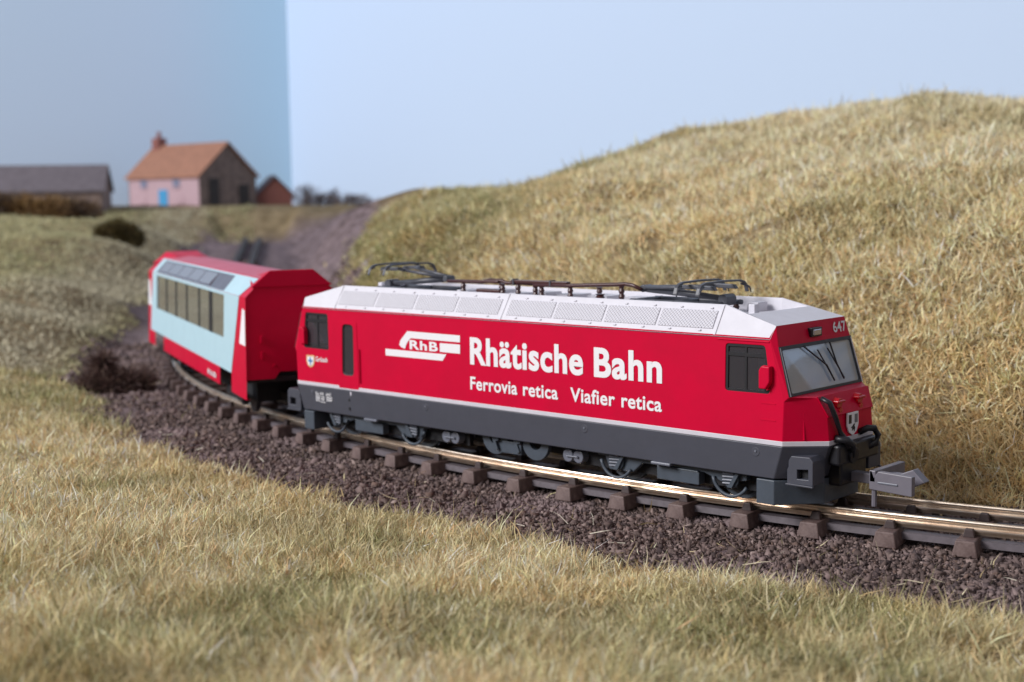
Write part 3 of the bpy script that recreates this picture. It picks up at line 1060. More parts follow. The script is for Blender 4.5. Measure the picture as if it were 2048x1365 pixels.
# side windows, door
for sy in (-1, 1):
    for sx in (-1, 1):
        poly = win_poly if sx > 0 else [(-x, z) for x, z in win_poly][::-1]
        inn = inset_poly(poly, 0.035)
        n = len(poly)
        w = MB()
        y0, y1 = sy * (HW - 0.035), sy * (HW - 0.012)
        w.raw([(x, y1, z) for x, z in poly] + [(x, y1, z) for x, z in inn] + [(x, y0, z) for x, z in inn],
              [(i, (i + 1) % n, n + (i + 1) % n, n + i) for i in range(n)] + [(n + i, n + (i + 1) % n, 2 * n + (i + 1) % n, 2 * n + i) for i in range(n)])
        fr = w.build('side_window', M['black'], loco)
        MB().poly([(x, sy * (HW - 0.03), z) for x, z in poly]).build('pane', M['smoke'], fr)
        xs = (4.43 * sx)
        MB().box(xs - 0.016, xs + 0.016, sy * HW - sy * 0.034, sy * HW - sy * 0.018, 1.55, 2.14).build('glazing_bar', M['black'], fr)
        MB().box(min(4.14 * sx, 4.75 * sx), max(4.14 * sx, 4.75 * sx), sy * HW - sy * 0.036, sy * HW - sy * 0.016, 2.0, 2.05).build('glazing_bar', M['black'], fr)
        # rear-view mirror, a red block standing off the side
        a0, a1 = (4.68, 4.86)
        mbm = MB().hexa([(sx * a0, sy * .975, 1.60), (sx * 4.80, sy * .975, 1.60), (sx * a1, sy * .975, 1.70), (sx * a1, sy * .975, 1.91), (sx * 4.72, sy * .975, 1.915), (sx * a0, sy * .975, 1.85)],
                        [(sx * (a0 + .01), sy * 1.055, 1.61), (sx * 4.79, sy * 1.055, 1.61), (sx * 4.85, sy * 1.055, 1.70), (sx * 4.85, sy * 1.055, 1.90), (sx * 4.73, sy * 1.055, 1.905), (sx * (a0 + .01), sy * 1.055, 1.85)])
        mbm.build('mirror', M['red'], loco, bevel=0.014)
        MB().tube([(sx * 4.80, sy * .96, 1.60), (sx * 4.80, sy * 1.02, 1.60), (sx * 4.80, sy * 1.02, 1.66)], 0.014, 6).build('mirror_bracket', M['red'], loco)
    s = 1 if sy < 0 else -1
    dp = rounded([(-3.86, .895), (-3.33, .895), (-3.36, 2.045), (-3.84, 2.045)], 0.03)
    dw2 = door_win
    mbd = MB()
    fn = lambda x, z: (s * x, sy * (HW + 0.007), z)
    holed(mbd, dp, [dw2], fn, lambda x, z: (s * x, sy * (HW - 0.02), z))
    n = len(dp)
    mbd.raw([fn(*q_) for q_ in dp] + [(s * x, sy * (HW - 0.001), z) for x, z in dp], [(i, (i + 1) % n, n + (i + 1) % n, n + i) for i in range(n)])
    door = mbd.build('door', M['red'], loco)
    MB().poly([(s * x, sy * (HW - 0.022), z) for x, z in door_win]).build('door_window', M['smoke'], door)
    rim = inset_poly(door_win, 0.025)
    n = len(rim)
    MB().raw([(s * x, sy * (HW - 0.006), z) for x, z in door_win] + [(s * x, sy * (HW - 0.012), z) for x, z in rim],
             [(i, (i + 1) % n, n + (i + 1) % n, n + i) for i in range(n)]).build('window_seal', M['black'], door)
    MB().tube([(s * -3.29, sy * (HW + .02), 1.02), (s * -3.29, sy * (HW + .02), 1.6)], 0.012, 6).build('hand_rail', M['red'], door)
    MB().box(min(s * 4.68, s * 4.90), max(s * 4.68, s * 4.90), sy * HW - .006, sy * HW + .006, 1.405, 1.418).build('panel_line', M['red'], body)
    MB().box(min(s * 4.67, s * 4.90), max(s * 4.67, s * 4.90), sy * HW - .006, sy * HW + .006, 1.186, 1.199).build('panel_line', M['red'], body)
    MB().box(min(s * 4.0, s * 4.80), max(s * 4.0, s * 4.80), sy * HW - .012, sy * HW + .014, 2.205, 2.222).build('rain_gutter', M['red'], body, bevel=0.004)

# cab interiors
for sx in (-1, 1):
    mbi = MB()
    mbi.box(min(4.02 * sx, 4.06 * sx), max(4.02 * sx, 4.06 * sx), -.93, .93, .95, 2.3)
    mbi.box(min(4.0 * sx, 5.0 * sx), max(4.0 * sx, 5.0 * sx), -.9, .9, .95, 1.0)
    mbi.build('cab_partition', M['interior_dark'] if sx > 0 else M['redinside'], loco)
    f = [(4.62, -.80), (5.28, -.55), (5.28, .55), (4.62, .80)]
    con = MB()
    con.hexa([(sx * x, y, 1.0) for x, y in f], [(sx * x, y, 1.47) for x, y in f])
    con.hexa([(sx * 4.42, -.42, 1.0), (sx * 4.60, -.42, 1.0), (sx * 4.60, .86, 1.0), (sx * 4.42, .86, 1.0)], [(sx * 4.30, -.55, 2.2), (sx * 4.50, -.55, 2.2), (sx * 4.50, .86, 2.2), (sx * 4.30, .86, 2.2)])
    con.build('control_desk', M['interior'], loco, bevel=0.03)
MB().box(-3.9, 3.9, -.92, .92, .98, 2.2).build('inner_block', M['under'], loco)

# windscreens
for sx in (-1, 1):
    tl, tr_, br, bl = [Vector(P(v, sx, s_)) for v, s_ in ((Ew, -1), (Ew, 1), (Fw, 1), (Fw, -1))]
    uv = lambda a, b_: tl * (1 - a) * (1 - b_) + tr_ * a * (1 - b_) + br * a * b_ + bl * (1 - a) * b_
    nrm = (tr_ - tl).cross(bl - tl).normalized()
    if nrm.x * sx < 0:
        nrm = -nrm
    outer4 = [(0, 0), (1, 0), (1, 1), (0, 1)]
    inn4 = rounded([(.028, .075), (.972, .075), (.968, .945), (.032, .945)], 0.03)
    mbw = MB()
    holed(mbw, outer4, [inn4], lambda a, b_: uv(a, b_) + nrm * .010, lambda a, b_: uv(a, b_) - nrm * .03)
    mbw.raw([uv(a, b_) + nrm * .010 for a, b_ in outer4] + [uv(a, b_) - nrm * .02 for a, b_ in outer4], [(i, (i + 1) % 4, 4 + (i + 1) % 4, 4 + i) for i in range(4)])
    ws = mbw.build('windscreen', M['black'], loco)
    MB().poly([uv(a, b_) - nrm * .004 for a, b_ in inn4]).build('pane', M['glass'], ws)
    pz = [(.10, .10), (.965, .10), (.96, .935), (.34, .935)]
    MB().hexa([uv(a, b_) - nrm * .05 for a, b_ in pz], [uv(a, b_) - nrm * .075 for a, b_ in pz]).build('reflection_plate', M['interior'], ws)  # added pale plate, imitates the bright reflection in the windscreen
    MB().tube([uv(.09, .10) - nrm * .045, uv(.34, .935) - nrm * .045], .016, 6).build('reflection_streak', M['print'], ws)  # pale bar standing in for the slanting bright streak on the glass
    mbe = MB()
    for a0, a1 in ((0.0, 0.012), (0.985, 1.0)):
        mbe.poly([uv(a0, .03) + nrm * .014, uv(a1, .03) + nrm * .014, uv(a1, 1.0) + nrm * .014, uv(a0, 1.0) + nrm * .014])
    mbe.build('edge_trim', M['stripe'], ws)
    for pts in (((.30, .07), (.545, .52), (.60, .86)), ((.66, .06), (.685, .52), (.735, .86))):
        w3 = [uv(a, b_) + nrm * .03 for a, b_ in pts]
        MB().tube(w3, 0.012, 6).build('wiper', M['black'], ws)
        w4 = [uv(pts[1][0] - .07, .18) + nrm * .025, uv(pts[1][0] + .06, .84) + nrm * .025]
        MB().tube(w4, 0.010, 6).build('wiper_blade', M['black'], ws)
    # roof light over the windscreen
    c = (Vector(P(D, sx, 1)) + Vector(P(Ew, sx, 1))) / 2
    hl = MB().box(min(sx * 4.85, sx * 4.93), max(sx * 4.85, sx * 4.93), -.135, .135, 2.215, 2.335).build('headlight', M['black'], loco, bevel=0.01)
    MB().box(min(sx * 4.90, sx * 4.942), max(sx * 4.90, sx * 4.942), -.10, .10, 2.235, 2.315).build('lens', M['chrome'], hl, bevel=0.012)
    for yy in (-.27, .27):
        lp = MB().tube([(sx * 5.33, yy, 1.395), (sx * 5.435, yy, 1.385)], 0.072, 16).build('marker_lamp', M['lampred'], loco, bevel=0.008)
        MB().box(min(sx * 5.37, sx * 5.465), max(sx * 5.37, sx * 5.465), yy - .095, yy + .095, 1.395, 1.43).build('lamp_visor', M['lampred'], lp, bevel=0.012)
        MB().tube([(sx * 5.40, yy + .01, 1.30), (sx * 5.445, yy + .01, 1.295)], 0.04, 12).build('lamp_base', M['lampred'], lp)
    # nose shield
    shp = [(-.125, 1.225), (.125, 1.225), (.13, 1.08), (.09, 1.0), (0, .955), (-.09, 1.0), (-.13, 1.08)]
    xs = 5.456
    e = MB()
    ring = inset_poly(shp, -0.018)
    e.hexa([(sx * xs, y, z) for y, z in ring], [(sx * (xs + .022), y, z) for y, z in ring])
    em = e.build('coat_of_arms', M['print'], loco, bevel=0.004)
    MB().hexa([(sx * (xs + .02), y, z) for y, z in [(-.115, 1.215), (-.045, 1.215), (-.045, 1.10), (-.115, 1.10)]],
              [(sx * (xs + .026), y, z) for y, z in [(-.115, 1.215), (-.045, 1.215), (-.045, 1.10), (-.115, 1.10)]]).build('shield_field', M['black'], em)
    MB().hexa([(sx * (xs + .02), y, z) for y, z in [(.04, 1.215), (.115, 1.215), (.115, 1.10), (.04, 1.10)]],
              [(sx * (xs + .026), y, z) for y, z in [(.04, 1.215), (.115, 1.215), (.115, 1.10), (.04, 1.10)]]).build('shield_field', M['tank'], em)
    ibex = [(-.06, 1.045), (-.02, 1.06), (.01, 1.085), (.05, 1.09), (.03, 1.065), (.05, 1.03), (.03, .985), (.01, 1.02), (-.03, 1.0), (-.02, 1.03)]
    MB().hexa([(sx * (xs + .02), y, z) for y, z in ibex], [(sx * (xs + .027), y, z) for y, z in ibex]).build('shield_beast', M['black'], em)
    # number on the brow panel
    d3, e3 = Vector(P(D, sx, 0)), Vector(P(Ew, sx, 0))
    up = (d3 - e3).normalized()
    rt = Vector((0, sx, 0))
    nn = rt.cross(up)
    base = e3 + up * 0.075 + nn * 0.006
    mw = Matrix(((rt.x, up.x, nn.x, base.x), (rt.y, up.y, nn.y, base.y), (rt.z, up.z, nn.z, base.z), (0, 0, 0, 1)))
    link('number', text_mesh('647', .50, .845, .145, 0.022, 1.06, m=M['print']), body, mw)

# lettering on both sides
for sy in (-1, 1):
    rot = Matrix.Rotation(math.pi / 2, 4, 'X') if sy < 0 else Matrix.Rotation(math.pi, 4, 'Z') @ Matrix.Rotation(math.pi / 2, 4, 'X')
    base = lambda z: Matrix.Translation((0, sy * (HW + 0.0005), z)) @ rot
    for t, x0, x1, cap, off, sp, z in (('Rhätische', -.650, 1.667, .435, .0245, 1.06, 1.535), ('Bahn', 1.862, 3.087, .435, .0245, 1.08, 1.535),
                                       ('Ferrovia', -.653, .355, .208, .016, 1.06, 1.136), ('retica', .468, 1.174, .208, .016, 1.06, 1.136),
                                       ('Viafier', 1.411, 2.252, .208, .016, 1.06, 1.136), ('retica', 2.365, 3.08, .208, .016, 1.06, 1.136), ('Grüsch', -4.489, -4.155, .085, .018, 1.04, 1.31)):
        link('lettering', text_mesh(t, x0 + .02 * cap, x1 - .02 * cap, cap, off, sp, m=M['print'], bold=.011 * cap if cap > .2 else 0.0), body, base(z))
    lg = MB()
    tf = lambda x, z: (-sy * x, sy * (HW + 0.005), z)
    band = [(-2.085, 1.976), (-.864, 1.974), (-.866, 1.864), (-2.005, 1.864), (-2.07, 1.81), (-2.115, 1.755), (-2.15, 1.682), (-2.235, 1.70), (-2.285, 1.735), (-2.26, 1.81)]
    for pl in (band, [(-1.325, 1.826), (-.866, 1.828), (-.868, 1.683), (-1.327, 1.684)], [(-2.631, 1.651), (-1.178, 1.652), (-1.268, 1.543), (-2.628, 1.54)]):
        holed(lg, pl, [], tf)
    lo = lg.build('logo', M['print'], loco)
    link('logo_lettering', text_mesh('RhB', -2.035, -1.372, .155, .03, 1.12, m=M['print']), lo, base(1.682))
    shp = [(-4.735, 1.405), (-4.51, 1.412), (-4.512, 1.29), (-4.55, 1.22), (-4.625, 1.188), (-4.70, 1.215), (-4.738, 1.29)]
    sh = MB()
    holed(sh, shp, [], tf)
    so = sh.build('town_shield', M['gold'], loco)
    tf2 = lambda x, z: (-sy * x, sy * (HW + 0.008), z)
    s2 = MB()
    holed(s2, inset_poly(shp, 0.028), [], tf2)
    s2.build('shield_field', M['print'], so)
    tf3 = lambda x, z: (-sy * x, sy * (HW + 0.011), z)
    s3 = MB()
    holed(s3, [(-4.64, 1.37), (-4.61, 1.37), (-4.605, 1.325), (-4.56, 1.32), (-4.56, 1.295), (-4.608, 1.29), (-4.615, 1.225), (-4.635, 1.225), (-4.642, 1.29), (-4.69, 1.295), (-4.69, 1.32), (-4.645, 1.325)], [], tf3)
    s3.build('shield_cross', M['blueprint'], so)

# thin dark seam under the roof edge
for sy in (-1, 1):
    MB().box(-4.80, 4.80, min(sy * .955, sy * .9735), max(sy * .955, sy * .9735), 2.238, 2.2475).build('roof_seam', M['skirt'], body)
# roof
RT = (3.966, 0.7235, 2.65)
roof = MB()
for sy in (-1, 1):
    roof.poly([(-4.81, sy * .972, 2.248), (4.81, sy * .972, 2.248), (4.845, sy * .877, 2.418), (RT[0], sy * RT[1], RT[2]), (-RT[0], sy * RT[1], RT[2]), (-4.845, sy * .877, 2.418)])
    # rim top and inner wall of the roof well
    roof.poly([(RT[0], sy * RT[1], 2.65), (-RT[0], sy * RT[1], 2.65), (-RT[0], sy * (RT[1] - .035), 2.65), (RT[0], sy * (RT[1] - .035), 2.65)])
    roof.poly([(RT[0], sy * (RT[1] - .035), 2.65), (-RT[0], sy * (RT[1] - .035), 2.65), (-RT[0], sy * (RT[1] - .06), 2.47), (RT[0], sy * (RT[1] - .06), 2.47)])
    for sx in (-1, 1):
        roof.poly([(sx * RT[0], sy * RT[1], 2.65), (sx * 4.35, sy * .79, 2.549), (sx * 4.35, sy * .755, 2.545), (sx * RT[0], sy * (RT[1] - .035), 2.65)])
        roof.poly([(sx * RT[0], sy * (RT[1] - .035), 2.65), (sx * 4.35, sy * .755, 2.545), (sx * RT[0], sy * (RT[1] - .06), 2.47)])
        roof.poly([(sx * 4.35, sy * .79, 2.549), (sx * 4.845, sy * .877, 2.418), (sx * 4.35, sy * .755, 2.545)])
for sx in (-1, 1):
    roof.poly([(sx * 4.845, -.877, 2.418), (sx * 4.845, .877, 2.418), (sx * 4.35, .755, 2.545), (sx * 4.35, -.755, 2.545)])
    roof.poly([(sx * 4.35, .755, 2.545), (sx * 4.35, -.755, 2.545), (sx * RT[0], -(RT[1] - .06), 2.47), (sx * RT[0], (RT[1] - .06), 2.47)])
roof.poly([(-RT[0], -.664, 2.47), (RT[0], -.664, 2.47), (RT[0], .664, 2.47), (-RT[0], .664, 2.47)])
roof_o = roof.build('roof', M['white'], loco)
bv = roof_o.modifiers.new('edge', 'BEVEL')
bv.width, bv.segments, bv.limit_method, bv.angle_limit = 0.010, 2, 'ANGLE', math.radians(15)
CH = Vector((0, 0.2465, 0.40))
chl = CH.length
gp = MB()
gp.box(0, 0.915, 0, 0.575 * chl, -0.004, 0.011)
gmesh = gp.mesh('grille_panel', M['grille'], bevel=0.006)
hinge = MB().box(-.022, .022, -.012, .012, 0, .016).mesh('hinge', M['white'], bevel=0.005)
for sy in (-1, 1):
    up = Vector((0, -sy * 0.2465, 0.40)).normalized()
    ax = Vector((1, 0, 0)) if sy < 0 else Vector((-1, 0, 0))
    nn = ax.cross(up)
    for k in range(8):
        x0 = [-3.885, -2.925, -1.965, -1.005, 0.09, 1.05, 2.01, 2.97][k]
        org = Vector((x0 if sy < 0 else -x0, sy * .97, 2.25)) + up * (0.205 * chl) + nn * 0.004
        mw = Matrix(((ax.x, up.x, nn.x, org.x), (ax.y, up.y, nn.y, org.y), (ax.z, up.z, nn.z, org.z), (0, 0, 0, 1)))
        g = link('grille_panel', gmesh, roof_o, mw)
        for hx, hy in ((0.22, -0.035), (0.72, -0.035), (0.30, .30), (0.80, .30)):
            link('hinge', hinge, roof_o, mw @ Matrix.Translation((hx, hy if hy < 0 else 0.575 * chl + 0.035, 0.0)))
    for xr in (-3.945, 0.0, 3.945):
        a0, a1 = Vector((xr, sy * .97, 2.25)) + up * 0.01, Vector((xr, sy * .7235, 2.65)) - up * 0.01
        MB().hexa([a0 + Vector((-.02, 0, 0)), a0 + Vector((.02, 0, 0)), a1 + Vector((.02, 0, 0)), a1 + Vector((-.02, 0, 0))],
                  [a0 + Vector((-.014, 0, 0)) + nn * .014, a0 + Vector((.014, 0, 0)) + nn * .014, a1 + Vector((.014, 0, 0)) + nn * .014, a1 + Vector((-.014, 0, 0)) + nn * .014]).build('roof_rib', M['white'], roof_o)
# boxes in the roof well
for x0, x1, y0, y1, z1 in ((-1.95, -1.7, .05, .5, 2.60), (-1.45, -1.0, .1, .55, 2.62), (-.62, -.42, -.1, .3, 2.60), (-.30, .0, .1, .5, 2.62), (.25, .62, .05, .5, 2.61),
                           (.85, 1.25, .1, .55, 2.61), (1.5, 1.85, .2, .55, 2.60), (3.6, 3.78, .35, .6, 2.60), (4.12, 4.22, -.42, -.30, 2.64), (-4.22, -4.12, .30, .42, 2.64)):
    MB().box(x0, x1, y0, y1, 2.46, z1).build('roof_box', M['white'], roof_o, bevel=0.01)


# roof line: insulators, busbar
def insulator(x, y, z0, z1, r=0.05):
    n = 4
    path, rs = [], []
    for k in range(n * 2 + 1):
        path.append((x, y, z0 + (z1 - z0) * k / (n * 2)))
        rs.append(r if k % 2 == 0 else r * 0.68)
    return MB().tube(path, rs, 12).build('insulator', M['brown'], loco)


YB = -0.15
for x, zt in ((-1.59, 2.76), (-.70, 2.75), (-.36, 2.78), (.01, 2.74), (.14, 2.74), (.73, 2.76), (1.32, 2.66), (1.73, 2.80)):
    insulator(x, YB, 2.47, zt, 0.048 if x != 1.32 else 0.075)
for x, yy, zt in ((-1.2, .35, 2.72), (0.9, .35, 2.72)):
    insulator(x, yy, 2.47, zt)
MB().tube([(-1.95, YB, 2.755), (-1.6, YB, 2.765), (-1.15, YB, 2.765), (-1.0, YB, 2.80), (-.72, YB, 2.80), (-.6, YB, 2.765), (-.36, YB, 2.775), (.0, YB, 2.77)], 0.030, 8).build('busbar', M['brown'], loco, smooth=True)
MB().box(-1.12, -.76, YB - .05, YB + .05, 2.755, 2.80).build('switch_box', M['brown'], loco, bevel=0.015)
MB().box(-1.25, -.72, YB - .06, YB + .10, 2.48, 2.66).build('transformer_box', M['brown'], loco, bevel=0.02)
MB().box(-.48, .70, YB - .05, YB + .05, 2.775, 2.825).build('circuit_breaker', M['brown'], loco, bevel=0.012)
MB().tube([(.0, YB - .03, 2.755), (.75, YB - .03, 2.77), (1.62, YB, 2.81), (1.80, YB, 2.825), (1.95, YB, 2.81), (2.10, YB, 2.755)], 0.030, 8).build('busbar', M['brown'], loco, smooth=True)
for x in (-.42, .36):
    MB().box(x - .015, x + .015, YB - .06, YB + .06, 2.74, 2.84).build('clamp', M['panto'], loco)


def pantograph(sx, dz):
    e = empty('pantograph', (0, 0, 0), 0, loco)
    f = lambda x, y, z: (sx * x, y, z)
    mb = MB()
    for yy in (-.30, .30):
        mb.tube([f(2.02, yy, 2.60), f(3.55, yy, 2.60)], 0.035, 8)
    for xx in (2.10, 2.8, 3.48):
        mb.tube([f(xx, -.36, 2.60), f(xx, .36, 2.60)], 0.035, 8)
    mb.build('base_frame', M['panto'], e, smooth=True)
    for xx in (2.15, 3.45):
        for yy in (-.30, .30):
            MB().tube([f(xx, yy, 2.47), f(xx, yy, 2.50), f(xx, yy, 2.53), f(xx, yy, 2.56), f(xx, yy, 2.585)], [.05, .035, .05, .035, .05], 10).build('insulator', M['brown'], e)
    MB().tube([f(3.50, -.12, 2.66), f(3.50, .12, 2.66)], 0.075, 12).build('pivot', M['panto'], e)
    MB().tube([f(3.48, -.02, 2.67), f(2.9, -.02, 2.71), f(2.12, -.02, 2.765 + dz * .2)], [.035, .05, .06], 10).build('lower_arm', M['panto'], e, smooth=True)
    MB().tube([f(3.45, .10, 2.635), f(2.3, .08, 2.71 + dz * .2)], .014, 6).build('link_rod', M['chrome'], e)
    MB().tube([f(2.08, -.10, 2.765 + dz * .2), f(2.08, .10, 2.765 + dz * .2)], 0.055, 12).build('knee', M['panto'], e, bevel=0.008)
    for yy in (-1, 1):
        MB().tube([f(2.10, yy * .07, 2.78 + dz * .25), f(3.12, yy * .20, 2.82 + dz)], [.03, .024], 8).build('upper_arm', M['panto'], e, smooth=True)
        MB().hexa([f(2.95, yy * .22, 2.80 + dz), f(3.5, yy * .22, 2.79 + dz), f(3.5, yy * .30, 2.79 + dz), f(2.95, yy * .30, 2.80 + dz)],
                  [f(3.0, yy * .22, 2.86 + dz), f(3.45, yy * .22, 2.85 + dz), f(3.45, yy * .30, 2.85 + dz), f(3.0, yy * .30, 2.86 + dz)]).build('head_bracket', M['panto'], e, bevel=0.01)
    for xx in (3.04, 3.42):
        w = 0.035
        mbs = MB()
        prof = [(-.80, -.14), (-.755, -.055), (-.69, -.008), (-.55, 0.02), (0, .03), (.55, .02), (.69, -.008), (.755, -.055), (.80, -.14)]
        top = [(y, z + .0) for y, z in prof]
        n = len(prof)
        vs = []
        for y, z in prof:
            t = .028
            for dx, dzz in ((-w, 0), (w, 0), (w * .8, t), (-w * .8, t)):
                vs.append(f(xx + dx, y * .78, 2.865 + dz + z + dzz))
        fs = []
        for i in range(n - 1):
            for j in range(4):
                fs.append((i * 4 + j, i * 4 + (j + 1) % 4, i * 4 + 4 + (j + 1) % 4, i * 4 + 4 + j))
        fs += [(0, 1, 2, 3), tuple((n - 1) * 4 + j for j in (3, 2, 1, 0))]
        mbs.raw(vs, fs)
        mbs.build('contact_strip', M['panto'], e, bevel=0.006)
        for ys in (-1, 1):
            hp = [f(xx, ys * .46, 2.85 + dz), f(xx + .03, ys * .55, 2.83 + dz), f(xx + .05, ys * .62, 2.79 + dz), f(xx + .05, ys * .65, 2.72 + dz)]
            MB().tube(hp, [.016, .016, .014, .010], 6).build('horn', M['brass'] if sx < 0 else M['panto'], e, smooth=True)
    return e


pantograph(1, 0.0)
pantograph(-1, 0.11)

# underframe, bogies
MB().box(-4.3, 4.3, -.42, .42, .18, .44).build('chassis', M['under'], loco)
MB().box(-4.9, 4.9, -.80, .80, .385, .43).build('floor', M['under'], loco)


for sx in (-1, 1):
    for sy in (-1, 1):
        MB().box(min(sx * 1.0, sx * 4.42), max(sx * 1.0, sx * 4.42), min(sy * .56, sy * .66), max(sy * .56, sy * .66), .15, .43).build('void_plate', M['under'], loco)  # added near-black plates standing in for the dark voids behind the bogies


def wheel(x, r=0.40):
    for sy in (-1, 1):
        w = MB().disc_y(x, r - 0.02, r, sy * .44, sy * .52, 28).build('wheel', M['bogie'], loco, bevel=0.012)
        MB().disc_y(x, r - 0.02, r - 0.07, sy * .515, sy * .545, 24).build('rim', M['black'], w)
        MB().disc_y(x, r - 0.02, .10, sy * .52, sy * .60, 14).build('hub', M['bogie'], w)


for x in (-4.05, -2.15, 2.15, 4.1):
    wheel(x)
for sy in (-1, 1):
    y0, y1 = sy * .70, sy * .845
    for sx in (-1, 1):
        e = empty('bogie_side', (0, 0, 0), 0, loco)
        bx = lambda a0, a1, z0, z1, ya=y0, yb=y1, nm='frame_block', m='bogie', bev=0.012: MB().box(min(sx * a0, sx * a1), max(sx * a0, sx * a1), min(ya, yb), max(ya, yb), z0, z1).build(nm, M[m], e, bevel=bev)
        MB().prism_y([(sx * x, z) for x, z in ((1.78, .42), (4.35, .42), (4.35, .30), (3.95, .24), (3.66, .33), (2.6, .33), (2.42, .17), (2.0, .17), (1.92, .36), (1.78, .36))], y0, sy * .80).build('bogie_frame', M['bogie'], e, bevel=0.012)
        bx(2.89, 3.61, .152, .335)
        bx(2.90, 3.60, .33, .350, y0, sy * .86)
        bx(2.89, 3.22, .385, .425, y0, sy * .99, 'step_bracket', 'tank')
        for cx in (2.16, 4.12):
            ax = MB().disc_y(sx * cx, .30, .125, sy * .80, sy * .84, 20).build('axle_box', M['bogie'], e, bevel=0.012)
            # brake arm and arc of the wheel cover
            arc = [(sx * (cx + .29 * math.cos(t)), sy * .83, .36 + .29 * math.sin(t)) for t in np.linspace(math.radians(190), math.radians(330), 12)]
            MB().tube(arc, .026, 6).build('brake_arm', M['bogie'], e, smooth=True)
            for k in range(4):
                MB().tube([(sx * (cx - .12), sy * .85, .24 + k * .045), (sx * (cx + .06), sy * .85, .25 + k * .045)], .013, 6).build('spring_coil', M['tank'], e)
            MB().prism_y([(sx * (cx + .10), .40), (sx * (cx + .16), .40), (sx * (cx + .04), .19), (sx * (cx - .04), .19)], sy * .84, sy * .875).build('brake_lever', M['bogie'], e, bevel=0.006)
        for cx in (1.20, 1.40):
            t = MB().disc_y(sx * cx, .275, .098, sy * .35, sy * .80, 22).build('air_tank', M['tank'], e, bevel=0.014)
            MB().disc_y(sx * cx, .275, .018, sy * .80, sy * .83, 8).build('boss', M['tank'], t)
        MB().tube([(sx * 1.20, sy * .825, .275), (sx * 1.40, sy * .825, .275)], .011, 6).build('strap', M['tank'], e)
    # middle gear
    e = empty('centre_gear', (0, 0, 0), 0, loco)
    for cx in (-.30, .55):
        ring = [(cx + .27 * math.cos(t), .39 + .27 * math.sin(t)) for t in np.linspace(math.pi, 2 * math.pi, 14)]
        ring2 = [(cx + .13 * math.cos(t), .41 + .13 * math.sin(t)) for t in np.linspace(2 * math.pi, math.pi, 10)]
        mbg = MB()
        holed(mbg, ring + ring2, [], lambda x, z: (x, sy * .80, z))
        pr = ring + ring2
        mbg.raw([(x, sy * .80, z) for x, z in pr] + [(x, sy * .72, z) for x, z in pr], [(i, (i + 1) % len(pr), len(pr) + (i + 1) % len(pr), len(pr) + i) for i in range(len(pr))])
        mbg.build('brake_disc', M['bogie'], e)
    MB().box(-.12, .28, min(sy * .70, sy * .83), max(sy * .70, sy * .83), .165, .36).build('gear_case', M['bogie'], e, bevel=0.015)
    for cx in (-.24, .22):
        MB().prism_y([(cx - .08, .40), (cx + .06, .40), (cx + .06, .35), (cx, .34), (cx + .05, .22), (cx, .19)], sy * .82, sy * .86).build('brake_lever', M['bogie'], e, bevel=0.006)

# ends: ploughs, steps, buffers, hoses, couplers
for sx in (-1, 1):
    pl = [(4.60, -.955), (4.868, -.955), (5.32, -.45), (5.32, .45), (4.868, .955), (4.60, .955)]
    MB().hexa([(sx * x, y, .07) for x, y in pl], [(sx * x, y, .40) for x, y in pl]).build('plough', M['bogie'], loco, bevel=0.012)
    for sy in (-1, 1):
        mbb = MB()
        prof = [(5.03, .375), (5.41, .385), (5.41, .70), (5.36, .755), (5.09, .745), (5.05, .68), (5.05, .60), (5.03, .56)]
        hole = [(5.18, .455), (5.34, .462), (5.34, .59), (5.18, .575)]
        holed(mbb, prof, [hole], lambda x, z: (sx * x, sy * .90, z), lambda x, z: (sx * x, sy * .80, z))
        mbb.raw([(sx * x, sy * .90, z) for x, z in prof] + [(sx * (x * .985 + .07), sy * .58, z) for x, z in prof], [(i, (i + 1) % 8, 8 + (i + 1) % 8, 8 + i) for i in range(8)])
        mbb.poly([(sx * x, sy * .80, z) for x, z in hole])
        mbb.poly([(sx * (x * .985 + .07), sy * .58, z) for x, z in prof])
        st = mbb.build('step_box', M['skirt'], loco, bevel=0.010)
        MB().box(min(sx * 5.02, sx * 5.42), max(sx * 5.02, sx * 5.42), min(sy * .88, sy * .925), max(sy * .88, sy * .925), .362, .385).build('tread', M['skirt'], st, bevel=0.006)
        MB().box(min(sx * 5.179, sx * 5.341), max(sx * 5.179, sx * 5.341), min(sy * .802, sy * .81), max(sy * .802, sy * .81), .45, .595).build('opening', M['under'], st)
    # black hoses and draw gear
    MB().tube([(sx * 5.36, -.62, 1.49), (sx * 5.47, -.60, 1.44), (sx * 5.50, -.50, 1.24), (sx * 5.50, -.38, 1.04), (sx * 5.52, -.32, .93), (sx * 5.56, -.26, .82)], [.03, .035, .035, .03, .055, .06], 10).build('hose', M['black'], loco, smooth=True)
    MB().tube([(sx * 5.46, .20, .95), (sx * 5.56, .24, 1.01), (sx * 5.61, .33, 1.0), (sx * 5.62, .42, .90), (sx * 5.60, .41, .79), (sx * 5.52, .30, .74)], .045, 10).build('hose', M['black'], loco, smooth=True)
    MB().tube([(sx * 5.46, -.44, .95), (sx * 5.60, -.36, .93), (sx * 5.62, -.26, .86), (sx * 5.56, -.18, .70)], .05, 10).build('hose', M['black'], loco, smooth=True)
    MB().box(min(sx * 5.40, sx * 5.56), max(sx * 5.40, sx * 5.56), -.50, .56, .60, .87).build('draw_gear', M['black'], loco, bevel=0.03)
    MB().box(min(sx * 5.30, sx * 5.50), max(sx * 5.30, sx * 5.50), -.34, .34, .30, .62).build('draft_box', M['black'], loco, bevel=0.03)
    MB().tube([(sx * 5.5, -.16, .72), (sx * 5.6, -.16, .70)], .11, 14).build('buffer_disc', M['black'], loco, bevel=0.01)

